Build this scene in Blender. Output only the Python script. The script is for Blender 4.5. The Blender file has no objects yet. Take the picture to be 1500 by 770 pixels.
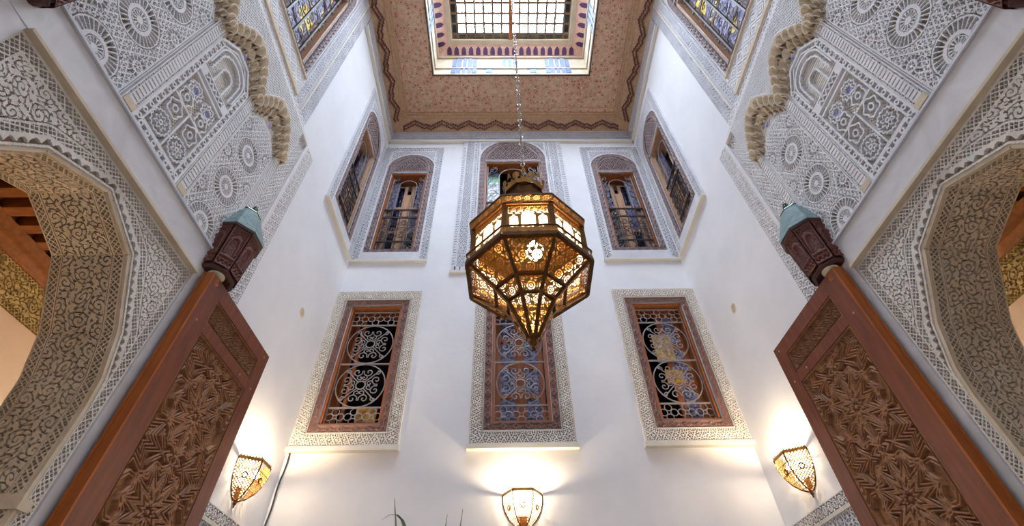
import bpy, math, random
import numpy as np
from mathutils import Matrix, Vector
PI = math.pi
random.seed(4)
SC = bpy.context.scene
COL = SC.collection

# ------------------------------------------------------------------ camera
def cam_axes(pitch, yaw, roll):
    p, y, r = map(math.radians, (pitch, yaw, roll))
    fw = np.array([math.sin(y)*math.cos(p), math.cos(y)*math.cos(p), math.sin(p)])
    rt = np.array([math.cos(y), -math.sin(y), 0.0]); up = np.cross(rt, fw)
    r2 = rt*math.cos(r)+up*math.sin(r); u2 = -rt*math.sin(r)+up*math.cos(r)
    return r2, u2, fw
r2, u2, fw = cam_axes(45.298, 1.409, -1.488)
cd = bpy.data.cameras.new('camera'); cam = bpy.data.objects.new('camera', cd); COL.objects.link(cam)
M4 = Matrix.Identity(4)
for i in range(3):
    M4[i][0] = r2[i]; M4[i][1] = u2[i]; M4[i][2] = -fw[i]
M4[0][3], M4[1][3], M4[2][3] = -0.144, 0.0, 1.5
cam.matrix_world = M4
cd.sensor_width = 36; cd.lens = 36*677.75/1500; cd.clip_start = 0.02
SC.camera = cam

# ------------------------------------------------------------------ light
SC.view_settings.view_transform = 'Standard'; SC.view_settings.look = 'None'
SC.view_settings.gamma = 1; SC.view_settings.use_curve_mapping = False
SC.view_settings.exposure = 0.0
w = bpy.data.worlds.new('world'); SC.world = w; w.use_nodes = True
bg = w.node_tree.nodes['Background']; bg.inputs[0].default_value = (0.84, 0.92, 1.0, 1); bg.inputs[1].default_value = 43.0
def light(name, typ, loc, energy, color, size=0.05, rot=(0, 0, 0), size_y=None, portal=False):
    l = bpy.data.lights.new(name, typ); l.energy = energy; l.color = color
    if typ == 'AREA':
        l.shape = 'RECTANGLE'; l.size = size; l.size_y = size_y or size
        if portal: l.cycles.is_portal = True
    else: l.shadow_soft_size = size
    o = bpy.data.objects.new(name, l); o.location = loc; o.rotation_euler = rot; COL.objects.link(o)
    return o
light('skylight_portal', 'AREA', (0, 1.6, 9.95), 0, (1, 1, 1), 2.3, size_y=2.7, portal=True)
light('left_room_lamp', 'POINT', (-3.3, 1.9, 2.6), 23, (1, .70, .42), .12)
light('right_room_lamp', 'POINT', (3.3, 1.9, 2.4), 6, (1, .68, .44), .12)

# ------------------------------------------------------------------ materials
def lin(h):
    h = h.lstrip('#'); c = [int(h[i:i+2], 16)/255 for i in (0, 2, 4)]
    return tuple(x/12.92 if x <= .04045 else ((x+.055)/1.055)**2.4 for x in c)+(1,)
def newmat(name):
    m = bpy.data.materials.new(name); m.use_nodes = True
    nt = m.node_tree; b = nt.nodes['Principled BSDF']; return m, nt, b
def texco(nt, scale=(1, 1, 1)):
    t = nt.nodes.new('ShaderNodeTexCoord'); mp = nt.nodes.new('ShaderNodeMapping')
    mp.inputs['Scale'].default_value = scale
    nt.links.new(t.outputs['Object'], mp.inputs[0]); return mp.outputs[0]
def ramp(nt, fac, stops, interp='LINEAR'):
    r = nt.nodes.new('ShaderNodeValToRGB'); r.color_ramp.interpolation = interp
    while len(r.color_ramp.elements) < len(stops): r.color_ramp.elements.new(.5)
    for e, (p, c) in zip(r.color_ramp.elements, stops):
        e.position = p; e.color = lin(c) if isinstance(c, str) else c
    nt.links.new(fac, r.inputs[0]); return r.outputs[0]
def noise(nt, co, sc, det=4, rough=.6, dist=0):
    n = nt.nodes.new('ShaderNodeTexNoise'); n.inputs['Scale'].default_value = sc
    n.inputs['Detail'].default_value = det; n.inputs['Roughness'].default_value = rough
    n.inputs['Distortion'].default_value = dist
    nt.links.new(co, n.inputs['Vector']); return n.outputs[0]
def bump(nt, b, h, s, d=.01):
    n = nt.nodes.new('ShaderNodeBump'); n.inputs['Strength'].default_value = s; n.inputs['Distance'].default_value = d
    nt.links.new(h, n.inputs['Height']); nt.links.new(n.outputs[0], b.inputs['Normal'])
def mat_noise(name, c1, c2, sc=3, rough=.8, scale=(1, 1, 1), bumps=0, bsc=40, metal=0, det=4, spec=.5, dist=0):
    m, nt, b = newmat(name); co = texco(nt, scale)
    f = noise(nt, co, sc, det, dist=dist)
    nt.links.new(ramp(nt, f, [(.3, c1), (.7, c2)]), b.inputs['Base Color'])
    b.inputs['Roughness'].default_value = rough; b.inputs['Metallic'].default_value = metal
    b.inputs['Specular IOR Level'].default_value = spec
    if bumps: bump(nt, b, noise(nt, co, bsc, 3), bumps)
    return m
PLASTER = mat_noise('white_plaster', '#E8E7EB', '#F3F2F5', 1.6, .85, bumps=.15, bsc=14)
STUCCO = mat_noise('carved_stucco', '#DDD3C8', '#F0E9E0', 6, .9, bumps=.2, bsc=90)
STUCCOW = mat_noise('pale_stucco', '#E2DEDE', '#F1EEEE', 6, .9, bumps=.2, bsc=90)
STUCCOG = mat_noise('grey_stucco', '#CFCED4', '#E2E1E6', 5, .9, bumps=.2, bsc=80)
TAN = mat_noise('tan_stucco', '#CDBB9F', '#E4D5BC', 5, .9, bumps=.2, bsc=80)
MUQ = mat_noise('ochre_muqarnas_plaster', '#D3BD9E', '#E6D5BC', 9, .9, bumps=.2, bsc=60)
MARBLE = mat_noise('white_marble', '#CFCBCB', '#E6E3E3', 3.5, .35, bumps=0, dist=1.2, det=8)
CREAM = mat_noise('cream_moulding', '#CDBF9F', '#DDD2B6', 4, .8)
SILL = mat_noise('sill_plaster', '#DAD3C6', '#E6E0D4', 4, .8)
DOORW = mat_noise('door_cedar', '#66301A', '#874524', 5, .42, scale=(6, 6, .7), bumps=.25, bsc=30, det=6)
DOORC = mat_noise('carved_cedar', '#80512F', '#A8754C', 6, .5, scale=(4, 4, 1), bumps=.2, bsc=40, det=6)
DOORE = mat_noise('lit_edge_cedar', '#94480F', '#B26218', 5, .45, scale=(6, 6, .7), bumps=.2, bsc=30)  # cedar with the warm light on the hinge edge put into its colour
FRAMEW = mat_noise('window_frame_wood', '#84706F', '#9E8A8A', 7, .6, scale=(1, 1, 1), bumps=.2, bsc=50)
FRAMER = mat_noise('window_frame_red_wood', '#74524A', '#8E6A60', 7, .6, bumps=.2, bsc=50)
LEAFW = mat_noise('shutter_wood', '#8F4A1E', '#B0662E', 6, .5, scale=(5, 5, .8), bumps=.15, bsc=30)
PALEW = mat_noise('pale_wood', '#B98C6C', '#CFA486', 6, .6, scale=(4, 4, .8))
DARKW = mat_noise('dark_carved_wood', '#3A1A14', '#552B22', 8, .5, bumps=.3, bsc=50)
CORBW = mat_noise('corbel_wood', '#562A20', '#774033', 9, .55, bumps=.3, bsc=60)
BEAMW = mat_noise('ceiling_beam_wood', '#7E4418', '#A0602A', 5, .5, scale=(1, 4, 4), bumps=.2, bsc=30)
DARK = mat_noise('painted_shade_black', '#0A0706', '#140E0C', 2, .9, spec=.1)  # near-black colour standing in for the unlit depth behind windows and fanlights
IRON = mat_noise('wrought_iron', '#3C3433', '#544A48', 20, .5, metal=.4, bumps=.1, bsc=90)
IRONG = mat_noise('grey_painted_iron', '#857C7C', '#A09A9C', 20, .5, metal=.1)
BRONZE = mat_noise('aged_brass', '#8F6226', '#BE8C40', 18, .42, metal=.55, bumps=.2, bsc=120)
BRASSD = mat_noise('dark_brass', '#4E3014', '#6E4A22', 20, .4, metal=.85, bumps=.2, bsc=120)
CHAINM = mat_noise('chain_metal', '#8E8378', '#B5AAA0', 20, .4, metal=.7)
TILEB = mat_noise('celadon_glazed_tile', '#7E9CA0', '#A9BFC1', 25, .3)
TILEG = mat_noise('green_glazed_tile', '#123F22', '#1E6034', 20, .2)
CABLE = mat_noise('dark_cable', '#1E2130', '#2C3040', 20, .5)
LEAFG = mat_noise('palm_leaf', '#747C64', '#9AA288', 12, .5)
TERRA = mat_noise('terracotta', '#8E4B2C', '#A85F3B', 8, .8)
ROOMWALL = mat_noise('side_room_plaster', '#B9926A', '#C7A27A', 1.5, .85)
GOLDST = mat_noise('gilded_frieze', '#8A6A2E', '#B08D48', 14, .6, bumps=.3, bsc=80)
FLOORM = mat_noise('floor_marble', '#B9B2AA', '#D3CDC6', 2, .3, dist=1)
BLUEP = mat_noise('blue_star_paint', '#8A8FD8', '#A8ACE4', 20, .6)
WELLB = mat_noise('blue_grey_well_paint', '#5F6F92', '#7A88A8', 14, .8)
WELLC = mat_noise('cream_well_paint', '#B8AA94', '#CDBFAA', 6, .8)
PURPLE = mat_noise('purple_niche_paint', '#3A163E', '#4C2252', 9, .7)
PINK = mat_noise('rose_painted_wood', '#C79A86', '#DDB9A8', 16, .7)
BARM = mat_noise('rusty_glazing_bar', '#6A4E38', '#80644A', 12, .8)
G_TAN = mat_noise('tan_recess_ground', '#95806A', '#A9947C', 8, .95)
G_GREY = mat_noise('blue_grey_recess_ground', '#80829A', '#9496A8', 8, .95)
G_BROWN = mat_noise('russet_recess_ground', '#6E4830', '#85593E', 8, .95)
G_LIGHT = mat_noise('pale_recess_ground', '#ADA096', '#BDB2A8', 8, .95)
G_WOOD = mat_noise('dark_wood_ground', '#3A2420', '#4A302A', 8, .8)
TEETHD = mat_noise('dark_cornice_wood', '#553026', '#6B4034', 26, .7)
TEETHM = mat_noise('painted_cornice_wood', '#7A4638', '#C99C80', 26, .7, det=2)
LEDGEM = mat_noise('cornice_ledge_wood', '#B8906C', '#D0AC8A', 10, .7, scale=(2, 2, 2))

def mat_painted():
    m, nt, b = newmat('painted_cedar_soffit'); co = texco(nt)
    v1 = nt.nodes.new('ShaderNodeTexVoronoi'); v1.inputs['Scale'].default_value = 19
    nt.links.new(co, v1.inputs['Vector'])
    v2 = nt.nodes.new('ShaderNodeTexVoronoi'); v2.inputs['Scale'].default_value = 33
    nt.links.new(co, v2.inputs['Vector'])
    base = ramp(nt, noise(nt, co, 2.2, 5), [(.3, '#CC9F80'), (.7, '#E2BB9C')])
    r1 = ramp(nt, v1.outputs['Distance'], [(0, (1, 1, 1, 1)), (.25, (1, 1, 1, 1)), (.29, (0, 0, 0, 1)), (.46, (0, 0, 0, 1)), (.50, (.75, .75, .75, 1)), (.60, (0, 0, 0, 1))])
    c1 = ramp(nt, v1.outputs['Color'], [(0, '#B04A34'), (.33, '#B04A34'), (.34, '#D8C6A0'), (.55, '#D8C6A0'), (.56, '#A85A40'), (.8, '#7C7A58'), (1, '#A33A2A')], 'CONSTANT')
    mx = nt.nodes.new('ShaderNodeMixRGB'); nt.links.new(r1, mx.inputs[0]); nt.links.new(base, mx.inputs[1]); nt.links.new(c1, mx.inputs[2])
    r2_ = ramp(nt, v2.outputs['Distance'], [(.0, (.0, .0, .0, 1)), (.28, (0, 0, 0, 1)), (.36, (.72, .72, .72, 1)), (.46, (0, 0, 0, 1))])
    mx2 = nt.nodes.new('ShaderNodeMixRGB'); nt.links.new(r2_, mx2.inputs[0]); nt.links.new(mx.outputs[0], mx2.inputs[1]); mx2.inputs[2].default_value = lin('#8C8468')
    nt.links.new(mx2.outputs[0], b.inputs['Base Color']); b.inputs['Roughness'].default_value = .7
    return m
PAINT = mat_painted()
def mat_glass(name, col, alpha=.7):
    m, nt, b = newmat(name); out = nt.nodes['Material Output']; nt.nodes.remove(b)
    t = nt.nodes.new('ShaderNodeBsdfTransparent'); t.inputs[0].default_value = lin(col)
    g = nt.nodes.new('ShaderNodeBsdfGlossy'); g.inputs['Roughness'].default_value = .08
    x = nt.nodes.new('ShaderNodeMixShader'); x.inputs[0].default_value = 1-alpha
    nt.links.new(t.outputs[0], x.inputs[1]); nt.links.new(g.outputs[0], x.inputs[2]); nt.links.new(x.outputs[0], out.inputs[0]); return m
SKYGLASS = mat_glass('clear_roof_glass', '#F6FAFF', .93)
GREENGLASS = mat_glass('green_roof_glass', '#1C261A', .93)
BLUEGLASS = mat_glass('blue_grey_roof_glass', '#1C2628', .93)
def mat_pane(name, stops, sc, emis=0):
    m, nt, b = newmat(name); co = texco(nt)
    v = nt.nodes.new('ShaderNodeTexVoronoi'); v.inputs['Scale'].default_value = sc; nt.links.new(co, v.inputs['Vector'])
    c = ramp(nt, v.outputs['Color'], stops, 'CONSTANT')
    nt.links.new(c, b.inputs['Base Color']); b.inputs['Roughness'].default_value = .15
    if emis: nt.links.new(c, b.inputs['Emission Color']); b.inputs['Emission Strength'].default_value = emis  # optional glow in the pane colour, standing in for light from behind
    return m
PANE_BLUE = mat_pane('lavender_textured_glass', [(0, '#4A4A66'), (.3, '#6D6E92'), (.5, '#7F82A8'), (.7, '#5A5A7A'), (.85, '#9A9CBC')], 46)
PANE_DARK = mat_pane('dark_window_glass', [(0, '#12141F'), (.4, '#1C2036'), (.7, '#2A3050'), (.9, '#3C4466')], 30)
PANE_GREEN = mat_pane('green_stained_glass', [(0, '#0E5A38'), (.5, '#1F8C55'), (.8, '#5ACF94')], 30, .15)
PANE_PURP = mat_pane('purple_stained_glass', [(0, '#2A1233'), (.5, '#451A4C'), (.8, '#6A2A66')], 30)
PANE_BRIGHT = mat_pane('blue_window_glass', [(0, '#3A58B0'), (.5, '#5C7FD0'), (.8, '#8FA8E8')], 24, .15)
GOLDPL = mat_pane('gilt_paint', [(0, '#C08A2C'), (.4, '#D8A545'), (.7, '#A87020')], 30)
GILTPALE = mat_pane('pale_gilt_paint', [(0, '#C7A06A'), (.4, '#D8B886'), (.7, '#B88C58')], 30)
def mat_leaded():
    m, nt, b = newmat('leaded_lilac_glass'); co = texco(nt)
    v = nt.nodes.new('ShaderNodeTexVoronoi'); v.inputs['Scale'].default_value = 38; nt.links.new(co, v.inputs['Vector'])
    c = ramp(nt, v.outputs['Color'], [(0, '#3C3A58'), (.22, '#8A8AB0'), (.5, '#A9AAD0'), (.66, '#5A5A84'), (.85, '#C4C6E2')], 'CONSTANT')
    v2 = nt.nodes.new('ShaderNodeTexVoronoi'); v2.inputs['Scale'].default_value = 42; nt.links.new(co, v2.inputs['Vector'])
    c2 = ramp(nt, v2.outputs['Color'], [(0, '#FFE45A'), (.4, '#F2C22E'), (.6, '#FFF3A0'), (.8, '#8A6A30')], 'CONSTANT')
    f = ramp(nt, noise(nt, co, 3.1, 1), [(.51, (0, 0, 0, 1)), (.53, (1, 1, 1, 1))])
    mx = nt.nodes.new('ShaderNodeMixRGB'); nt.links.new(f, mx.inputs[0]); nt.links.new(c, mx.inputs[1]); nt.links.new(c2, mx.inputs[2])
    nt.links.new(mx.outputs[0], b.inputs['Base Color']); b.inputs['Roughness'].default_value = .65
    nt.links.new(mx.outputs[0], b.inputs['Emission Color']); b.inputs['Emission Strength'].default_value = .25  # glow in the glass stands in for light from the room behind
    return m
LEADED = mat_leaded()
def mat_frost():
    m, nt, b = newmat('frosted_lantern_glass'); out = nt.nodes['Material Output']; nt.nodes.remove(b)
    t = nt.nodes.new('ShaderNodeBsdfTranslucent'); t.inputs[0].default_value = (1, .96, .9, 1)
    d = nt.nodes.new('ShaderNodeBsdfDiffuse'); d.inputs[0].default_value = (.9, .9, .88, 1)
    x = nt.nodes.new('ShaderNodeMixShader'); x.inputs[0].default_value = .3
    nt.links.new(t.outputs[0], x.inputs[1]); nt.links.new(d.outputs[0], x.inputs[2]); nt.links.new(x.outputs[0], out.inputs[0]); return m
FROST = mat_frost()
def mat_emit(name, col, s):
    m, nt, b = newmat(name); b.inputs['Emission Color'].default_value = col; b.inputs['Emission Strength'].default_value = s; return m
BULB = mat_emit('glowing_bulb', (1, .85, .6, 1), 40)

# ------------------------------------------------------------------ object helpers
def tag(o, label=None, cat=None, group=None, kind=None):
    if label: o['label'] = label
    if cat: o['category'] = cat
    if group: o['group'] = group
    if kind: o['kind'] = kind
    return o
def empty(name, loc=(0, 0, 0), rz=0, parent=None):
    o = bpy.data.objects.new(name, None); COL.objects.link(o); o.location = loc; o.rotation_euler = (0, 0, rz)
    o.empty_display_size = .1
    if parent: o.parent = parent
    return o
def link(name, me, parent=None, loc=None, rot=None, scale=None):
    o = bpy.data.objects.new(name, me); COL.objects.link(o)
    if parent: o.parent = parent
    if loc is not None: o.location = loc
    if rot is not None: o.rotation_euler = rot
    if scale is not None: o.scale = scale
    return o
def copy_tree(o, parent=None):
    c = o.copy(); COL.objects.link(c); c.parent = parent
    for ch in list(o.children): copy_tree(ch, c)
    return c
def mirror(o, label, **kw):
    """the same thing on the opposite wall: the courtyard is symmetric about x = 0"""
    c = copy_tree(o); c.scale = (-1, 1, 1); c.location.x = -o.location.x
    c['label'] = label
    for k, v in kw.items(): c[k] = v
    return c
def fast_mesh(name, V, F, mat, smooth=False):
    """V (n,3) array, F (m,4) int array of quads"""
    me = bpy.data.meshes.new(name)
    V = np.ascontiguousarray(V, dtype=np.float32); F = np.ascontiguousarray(F, dtype=np.int32)
    n = F.shape[1]
    me.vertices.add(len(V)); me.vertices.foreach_set('co', V.ravel())
    me.loops.add(F.size); me.loops.foreach_set('vertex_index', F.ravel())
    me.polygons.add(len(F)); me.polygons.foreach_set('loop_start', np.arange(0, F.size, n, dtype=np.int32))
    me.polygons.foreach_set('use_smooth', np.full(len(F), smooth, dtype=bool))
    me.update(calc_edges=True); me.materials.append(mat); return me
class MB:
    def __init__(s): s.v = []; s.f = []
    def add(s, v, f):
        n = len(s.v); s.v += [tuple(p) for p in v]; s.f += [tuple(i+n for i in q) for q in f]; return s
    def box(s, x0, x1, y0, y1, z0, z1):
        if x0 > x1: x0, x1 = x1, x0
        if y0 > y1: y0, y1 = y1, y0
        v = [(x0, y0, z0), (x1, y0, z0), (x1, y1, z0), (x0, y1, z0), (x0, y0, z1), (x1, y0, z1), (x1, y1, z1), (x0, y1, z1)]
        return s.add(v, [(0, 3, 2, 1), (4, 5, 6, 7), (0, 1, 5, 4), (1, 2, 6, 5), (2, 3, 7, 6), (3, 0, 4, 7)])
    def tube(s, pts, r, k=4, closed=False, ry=None):
        pts = [Vector(p) for p in pts]; n = len(pts); rings = []
        up = Vector((0, 0, 1))
        for i, p in enumerate(pts):
            a = pts[(i-1) % n] if closed or i > 0 else p; b = pts[(i+1) % n] if closed or i < n-1 else p
            t = (b-a).normalized()
            ref = Vector((0, 1, 0)) if abs(t.y) < .9 else up
            u = t.cross(ref).normalized(); w_ = t.cross(u).normalized()
            rr = r[i] if isinstance(r, (list, tuple)) else r
            rings.append([p+u*rr*math.cos(2*PI*j/k+PI/4)+w_*rr*math.sin(2*PI*j/k+PI/4) for j in range(k)])
        v = [q for rg in rings for q in rg]; f = []
        m = n if closed else n-1
        for i in range(m):
            for j in range(k):
                a = i*k+j; b = i*k+(j+1) % k; c = ((i+1) % n)*k+(j+1) % k; d = ((i+1) % n)*k+j
                f.append((a, b, c, d))
        if not closed: f += [tuple(range(k))[::-1], tuple((n-1)*k+j for j in range(k))]
        return s.add(v, f)
    def lathe(s, prof, k=12, c=(0, 0, 0), a0=0, a1=2*PI):
        full = abs(a1-a0-2*PI) < 1e-6; m = k if full else k+1; v = []; f = []
        for (r, z) in prof:
            for j in range(m):
                a = a0+(a1-a0)*j/k; v.append((c[0]+r*math.cos(a), c[1]+r*math.sin(a), c[2]+z))
        for i in range(len(prof)-1):
            for j in range(k):
                j2 = (j+1) % m if full else j+1
                f.append((i*m+j, i*m+j2, (i+1)*m+j2, (i+1)*m+j))
        return s.add(v, f)
    def mesh(s, name, mat, smooth=False):
        me = bpy.data.meshes.new(name); me.from_pydata(s.v, [], s.f); me.update()
        if smooth: me.polygons.foreach_set('use_smooth', [True]*len(me.polygons))
        me.materials.append(mat); return me
    def build(s, name, mat, parent=None, smooth=False, **k):
        return link(name, s.mesh(name, mat, smooth), parent, **k)
def box(name, x0, x1, y0, y1, z0, z1, mat, parent=None):
    return MB().box(x0, x1, y0, y1, z0, z1).build(name, mat, parent)

def ss(a, b, x):
    t = np.clip((x-a)/(b-a), 0, 1); return t*t*(3-2*t)
def relief(name, u0, u1, v0, v1, step, hf, depth, tf, mat, parent=None, mask=None, base=0.0, skirt=True):
    nu = max(2, int(round((u1-u0)/step))+1); nv = max(2, int(round((v1-v0)/step))+1)
    U, V = np.meshgrid(np.linspace(u0, u1, nu), np.linspace(v0, v1, nv), indexing='ij')
    H = base+depth*np.clip(hf(U, V), 0, 1)
    if skirt: H[0, :] = 0; H[-1, :] = 0; H[:, 0] = 0; H[:, -1] = 0
    P = np.stack(tf(U, V, H), -1).reshape(-1, 3)
    idx = np.arange(nu*nv).reshape(nu, nv)
    F = np.stack([idx[:-1, :-1], idx[1:, :-1], idx[1:, 1:], idx[:-1, 1:]], -1)
    if mask is not None:
        uc = (U[:-1, :-1]+U[1:, 1:])/2; vc = (V[:-1, :-1]+V[1:, 1:])/2
        F = F[mask(uc, vc)]
        used = np.unique(F); rem = np.zeros(nu*nv, int); rem[used] = np.arange(len(used)); P = P[used]; F = rem[F]
    F = F.reshape(-1, 4)
    return link(name, fast_mesh(name, P, F, mat, True), parent)
def cut(name, u0, u1, v0, v1, step, hf, depth, tf, mat, parent=None, mask=None, base=0.0, ground=None, gstep=.02):
    """carved layer with crisp vertical sides: material stays where hf > .5, over a recessed ground"""
    nu = max(2, int(round((u1-u0)/step)))+1; nv = max(2, int(round((v1-v0)/step)))+1
    U, V = np.meshgrid(np.linspace(u0, u1, nu), np.linspace(v0, v1, nv), indexing='ij')
    uc = (U[:-1, :-1]+U[1:, 1:])/2; vc = (V[:-1, :-1]+V[1:, 1:])/2
    K = hf(uc, vc) > .5
    if mask is not None: K &= mask(uc, vc)
    T = np.arange(nu*nv).reshape(nu, nv); B = T+nu*nv; F = [np.stack([T[:-1, :-1], T[1:, :-1], T[1:, 1:], T[:-1, 1:]], -1)[K]]
    Kp = np.zeros((nu+1, nv+1), bool); Kp[1:-1, 1:-1] = K
    D = Kp[1:, :][:, 1:-1] != Kp[:-1, :][:, 1:-1]                    # (nu, nv-1) edges at constant u
    F.append(np.stack([T[:, :-1], T[:, 1:], B[:, 1:], B[:, :-1]], -1)[D])
    D = Kp[:, 1:][1:-1, :] != Kp[:, :-1][1:-1, :]
    F.append(np.stack([T[:-1, :], T[1:, :], B[1:, :], B[:-1, :]], -1)[D])
    F = np.concatenate(F)
    P = np.concatenate([np.stack(tf(U, V, U*0+base+depth), -1).reshape(-1, 3), np.stack(tf(U, V, U*0+base), -1).reshape(-1, 3)])
    used = np.unique(F); rem = np.zeros(len(P), int); rem[used] = np.arange(len(used))
    o = link(name, fast_mesh(name, P[used], rem[F].reshape(-1, 4), mat), parent)
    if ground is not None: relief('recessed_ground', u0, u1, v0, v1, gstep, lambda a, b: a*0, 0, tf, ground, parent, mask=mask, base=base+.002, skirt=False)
    return o
# transforms: u along the wall, v height, h out into the courtyard
LX = -2.04
def tf_left(U, V, H): return (LX+H, U, V)
def tf_back(U, V, H): return (U, 4.0-H, V)
def tf_local(U, V, H): return (U, -H, V)          # window frame: x along, -y out of the wall

# ------------------------------------------------------------------ carving patterns (0 deep .. 1 face)
def p_lattice(U, V, p):
    a = np.abs(np.sin(PI*(U+V)/p)); b = np.abs(np.sin(PI*(U-V)/p))
    return 1-ss(.42, .66, np.minimum(a, b))
def p_lat(U, V, p):
    a = np.abs(np.sin(PI*(U+V)/p)); b = np.abs(np.sin(PI*(U-V)/p)); return (np.minimum(a, b) < .40)*1.0
def p_mesh(U, V, p):
    a = np.abs(np.sin(PI*U/p)); b = np.abs(np.sin(PI*(V+.5*p*np.floor(U/p))/p)); return 1-ss(.4, .7, np.minimum(a, b))
def p_quasi(U, V, f, n, ph=0):
    s = 0
    for k in range(n):
        a = PI*k/n+ph; s = s+np.cos(2*PI*f*(U*math.cos(a)+V*math.sin(a)))
    return s/n
def p_arab(U, V, f, ph=0.0, wv=1.6):
    k = 2*PI*f
    a = np.sin(k*U+wv*np.sin(k*V*.8+ph)+ph); b = np.sin(k*V+wv*np.sin(k*U*.8-ph)+.7)
    l = ss(.12, .34, np.abs(a*b)); d = ss(.1, .4, np.abs(np.sin(k*1.9*(U+V*.6))*np.sin(k*1.9*(V-U*.6))))
    return np.clip(l*(.55+.45*d), 0, 1)
def p_flower(U, V, p, n=8, w=.0):
    ry = p*.866; row = np.round(V/ry); off = np.where(np.mod(row, 2) == 0, 0, p/2)
    dx = U-(np.round((U-off)/p)*p+off); dy = V-row*ry; r = np.hypot(dx, dy)/p; th = np.arctan2(dy, dx)
    pet = ss(.45, .62, np.abs(np.cos(n*th/2)))
    h = 1-pet*ss(.13, .17, r)*(1-ss(.36, .41, r))
    h = np.where(r > .5, .1+.9*(1-ss(.50, .53, r)), h)
    return h
def p_strip(s, t, w, p=None, n=6):
    p = p or w*.40; h = p_flower(s, (t-.5)*w, p, n); e = np.minimum(t, 1-t)
    bead = (np.abs(np.sin(PI*s/.020)) < .62)
    return np.where(e < .13, np.where((e > .045) & (e < .105), np.where(bead, 1, .1), 1), h)
def p_leaf(U, V, p, sd=0.0):
    """scrolling stems with leaf lobes, narrow deep grooves between"""
    U = U+.10*p*np.sin(V*2*PI/p*.7+sd); V = V+.10*p*np.sin(U*2*PI/p*.6-sd)
    ry = p*.866; row = np.round(V/ry); off = np.where(np.mod(row, 2) == 0, 0, p/2); col = np.round((U-off)/p)
    dx = U-(col*p+off); dy = V-row*ry; r = np.hypot(dx, dy)/p; th = np.arctan2(dy, dx)
    hd = np.where(np.mod(row+col, 2) == 0, 1, -1)
    g = np.mod(r/.20-hd*th/(2*PI)+.37*row+.2*col, 1.0); h = np.where((g < .30) & (r < .46), 0.0, 1.0)
    tick = (np.mod(th*7/(2*PI)+r*2, 1) < .25) & (r > .24) & (r < .42); h = np.where(tick, 0.0, h)
    out = r >= .46; lob = np.mod(th*9/(2*PI), 1) < .34
    return np.where(out, np.where(lob & (r < .56), 0.0, 1.0), h)
def p_star(U, V, f):
    q = p_quasi(U, V, f, 6); return ss(-.22, .02, q)*(1-.85*ss(.28, .42, q)*(1-ss(.7, .85, q)))
def p_vine(s, t, w, p):
    """s along, t 0..1 across a band of width w"""
    ph = 2*PI*s/p
    y1 = .5+.27*np.sin(ph); y2 = .5-.27*np.sin(ph)
    d = np.minimum(np.abs(t-y1), np.abs(t-y2))*w
    h = 1-ss(.0045, .008, d)
    sc = np.mod(s, p/2)-p/4
    r = np.hypot(sc, (t-.5)*w)
    h = np.maximum(h, (1-ss(.003, .006, np.abs(r-w*.13))))
    r3 = np.hypot(np.mod(s+p/4, p/2)-p/4, (np.abs(t-.5)-.3)*w)
    h = np.maximum(h, 1-ss(w*.06, w*.09, r3))
    e = np.minimum(t, 1-t)
    h = np.where(e < .10, 1-.9*ss(.02, .0, e), h)
    bead = (np.abs(np.sin(PI*s/.018)) < .55)
    h = np.where((e >= .045) & (e < .10), np.where(bead, .15, 1), h)
    return h
def p_chain(s, t, w, p=None):
    p = p or w*1.1
    sc = np.mod(s, p)-p/2; y = (t-.5)*w
    r = np.abs(sc)*.8+np.abs(y)*1.15
    h = np.maximum(1-ss(.10*w, .17*w, np.abs(r-.34*w)), 1-ss(.08*w, .14*w, r))
    sc2 = np.mod(s+p/2, p)-p/2
    h = np.maximum(h, 1-ss(.06*w, .12*w, np.hypot(sc2, y)))
    e = np.minimum(t, 1-t); return np.where(e < .12, 1, h)
def p_rope(s, t, w, p):
    return ss(.2, .5, np.abs(np.sin(PI*(s/p+t))))
def p_weave(s, t, w, p):
    a = np.mod(s/p+t, 1.0); b = np.mod(s/p-t, 1.0)
    q = w*.32; k_ = np.mod(np.floor(s/q)+np.floor(t*w/q), 2) < 1; d1 = np.abs(np.sin(PI*(s+t*w)/(q*.52))); d2 = np.abs(np.sin(PI*(s-t*w)/(q*.52)))
    h = np.where(k_, d1 > .45, d2 > .45)*1.0
    e = np.minimum(t, 1-t); return np.where(e < .09, 1, h)
def frame_coords(U, V, u0, u1, v0, v1):
    """nearest side of a rectangle: s along, d distance in from the outer edge"""
    D = np.stack([U-u0, u1-U, V-v0, v1-V]); k = np.argmin(D, 0); d = D.min(0)
    s = np.where(k < 2, V-(v0+v1)/2, U-(u0+u1)/2); return s, d
def rosette(U, V, cx, cy, R, n=24):
    r = np.hypot(U-cx, V-cy)/R; th = np.arctan2(V-cy, U-cx)
    pet = 1-ss(.22, .40, np.abs(np.cos(n*th/2)))*1.0
    h = np.ones_like(r)
    slot = ((r > .52) & (r < .93)); h = np.where(slot, 1-(1-pet)*ss(.52, .56, r)*(1-ss(.88, .93, r)), h)
    pet2 = ss(.35, .6, np.abs(np.cos(n*.5*th/2+.4))); sl2 = (r > .12) & (r < .36)
    h = np.where(sl2, 1-pet2*ss(.12, .16, r)*(1-ss(.31, .36, r)), h)
    h = np.where((r > .36) & (r < .40), .35, h)
    h = np.where(r > .96, .1, h)
    # outer petals stand a little lower towards the rim
    h = h*np.where(r > .52, 1-.15*ss(.5, 1, r), 1)
    return h, r < 1.0

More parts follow.
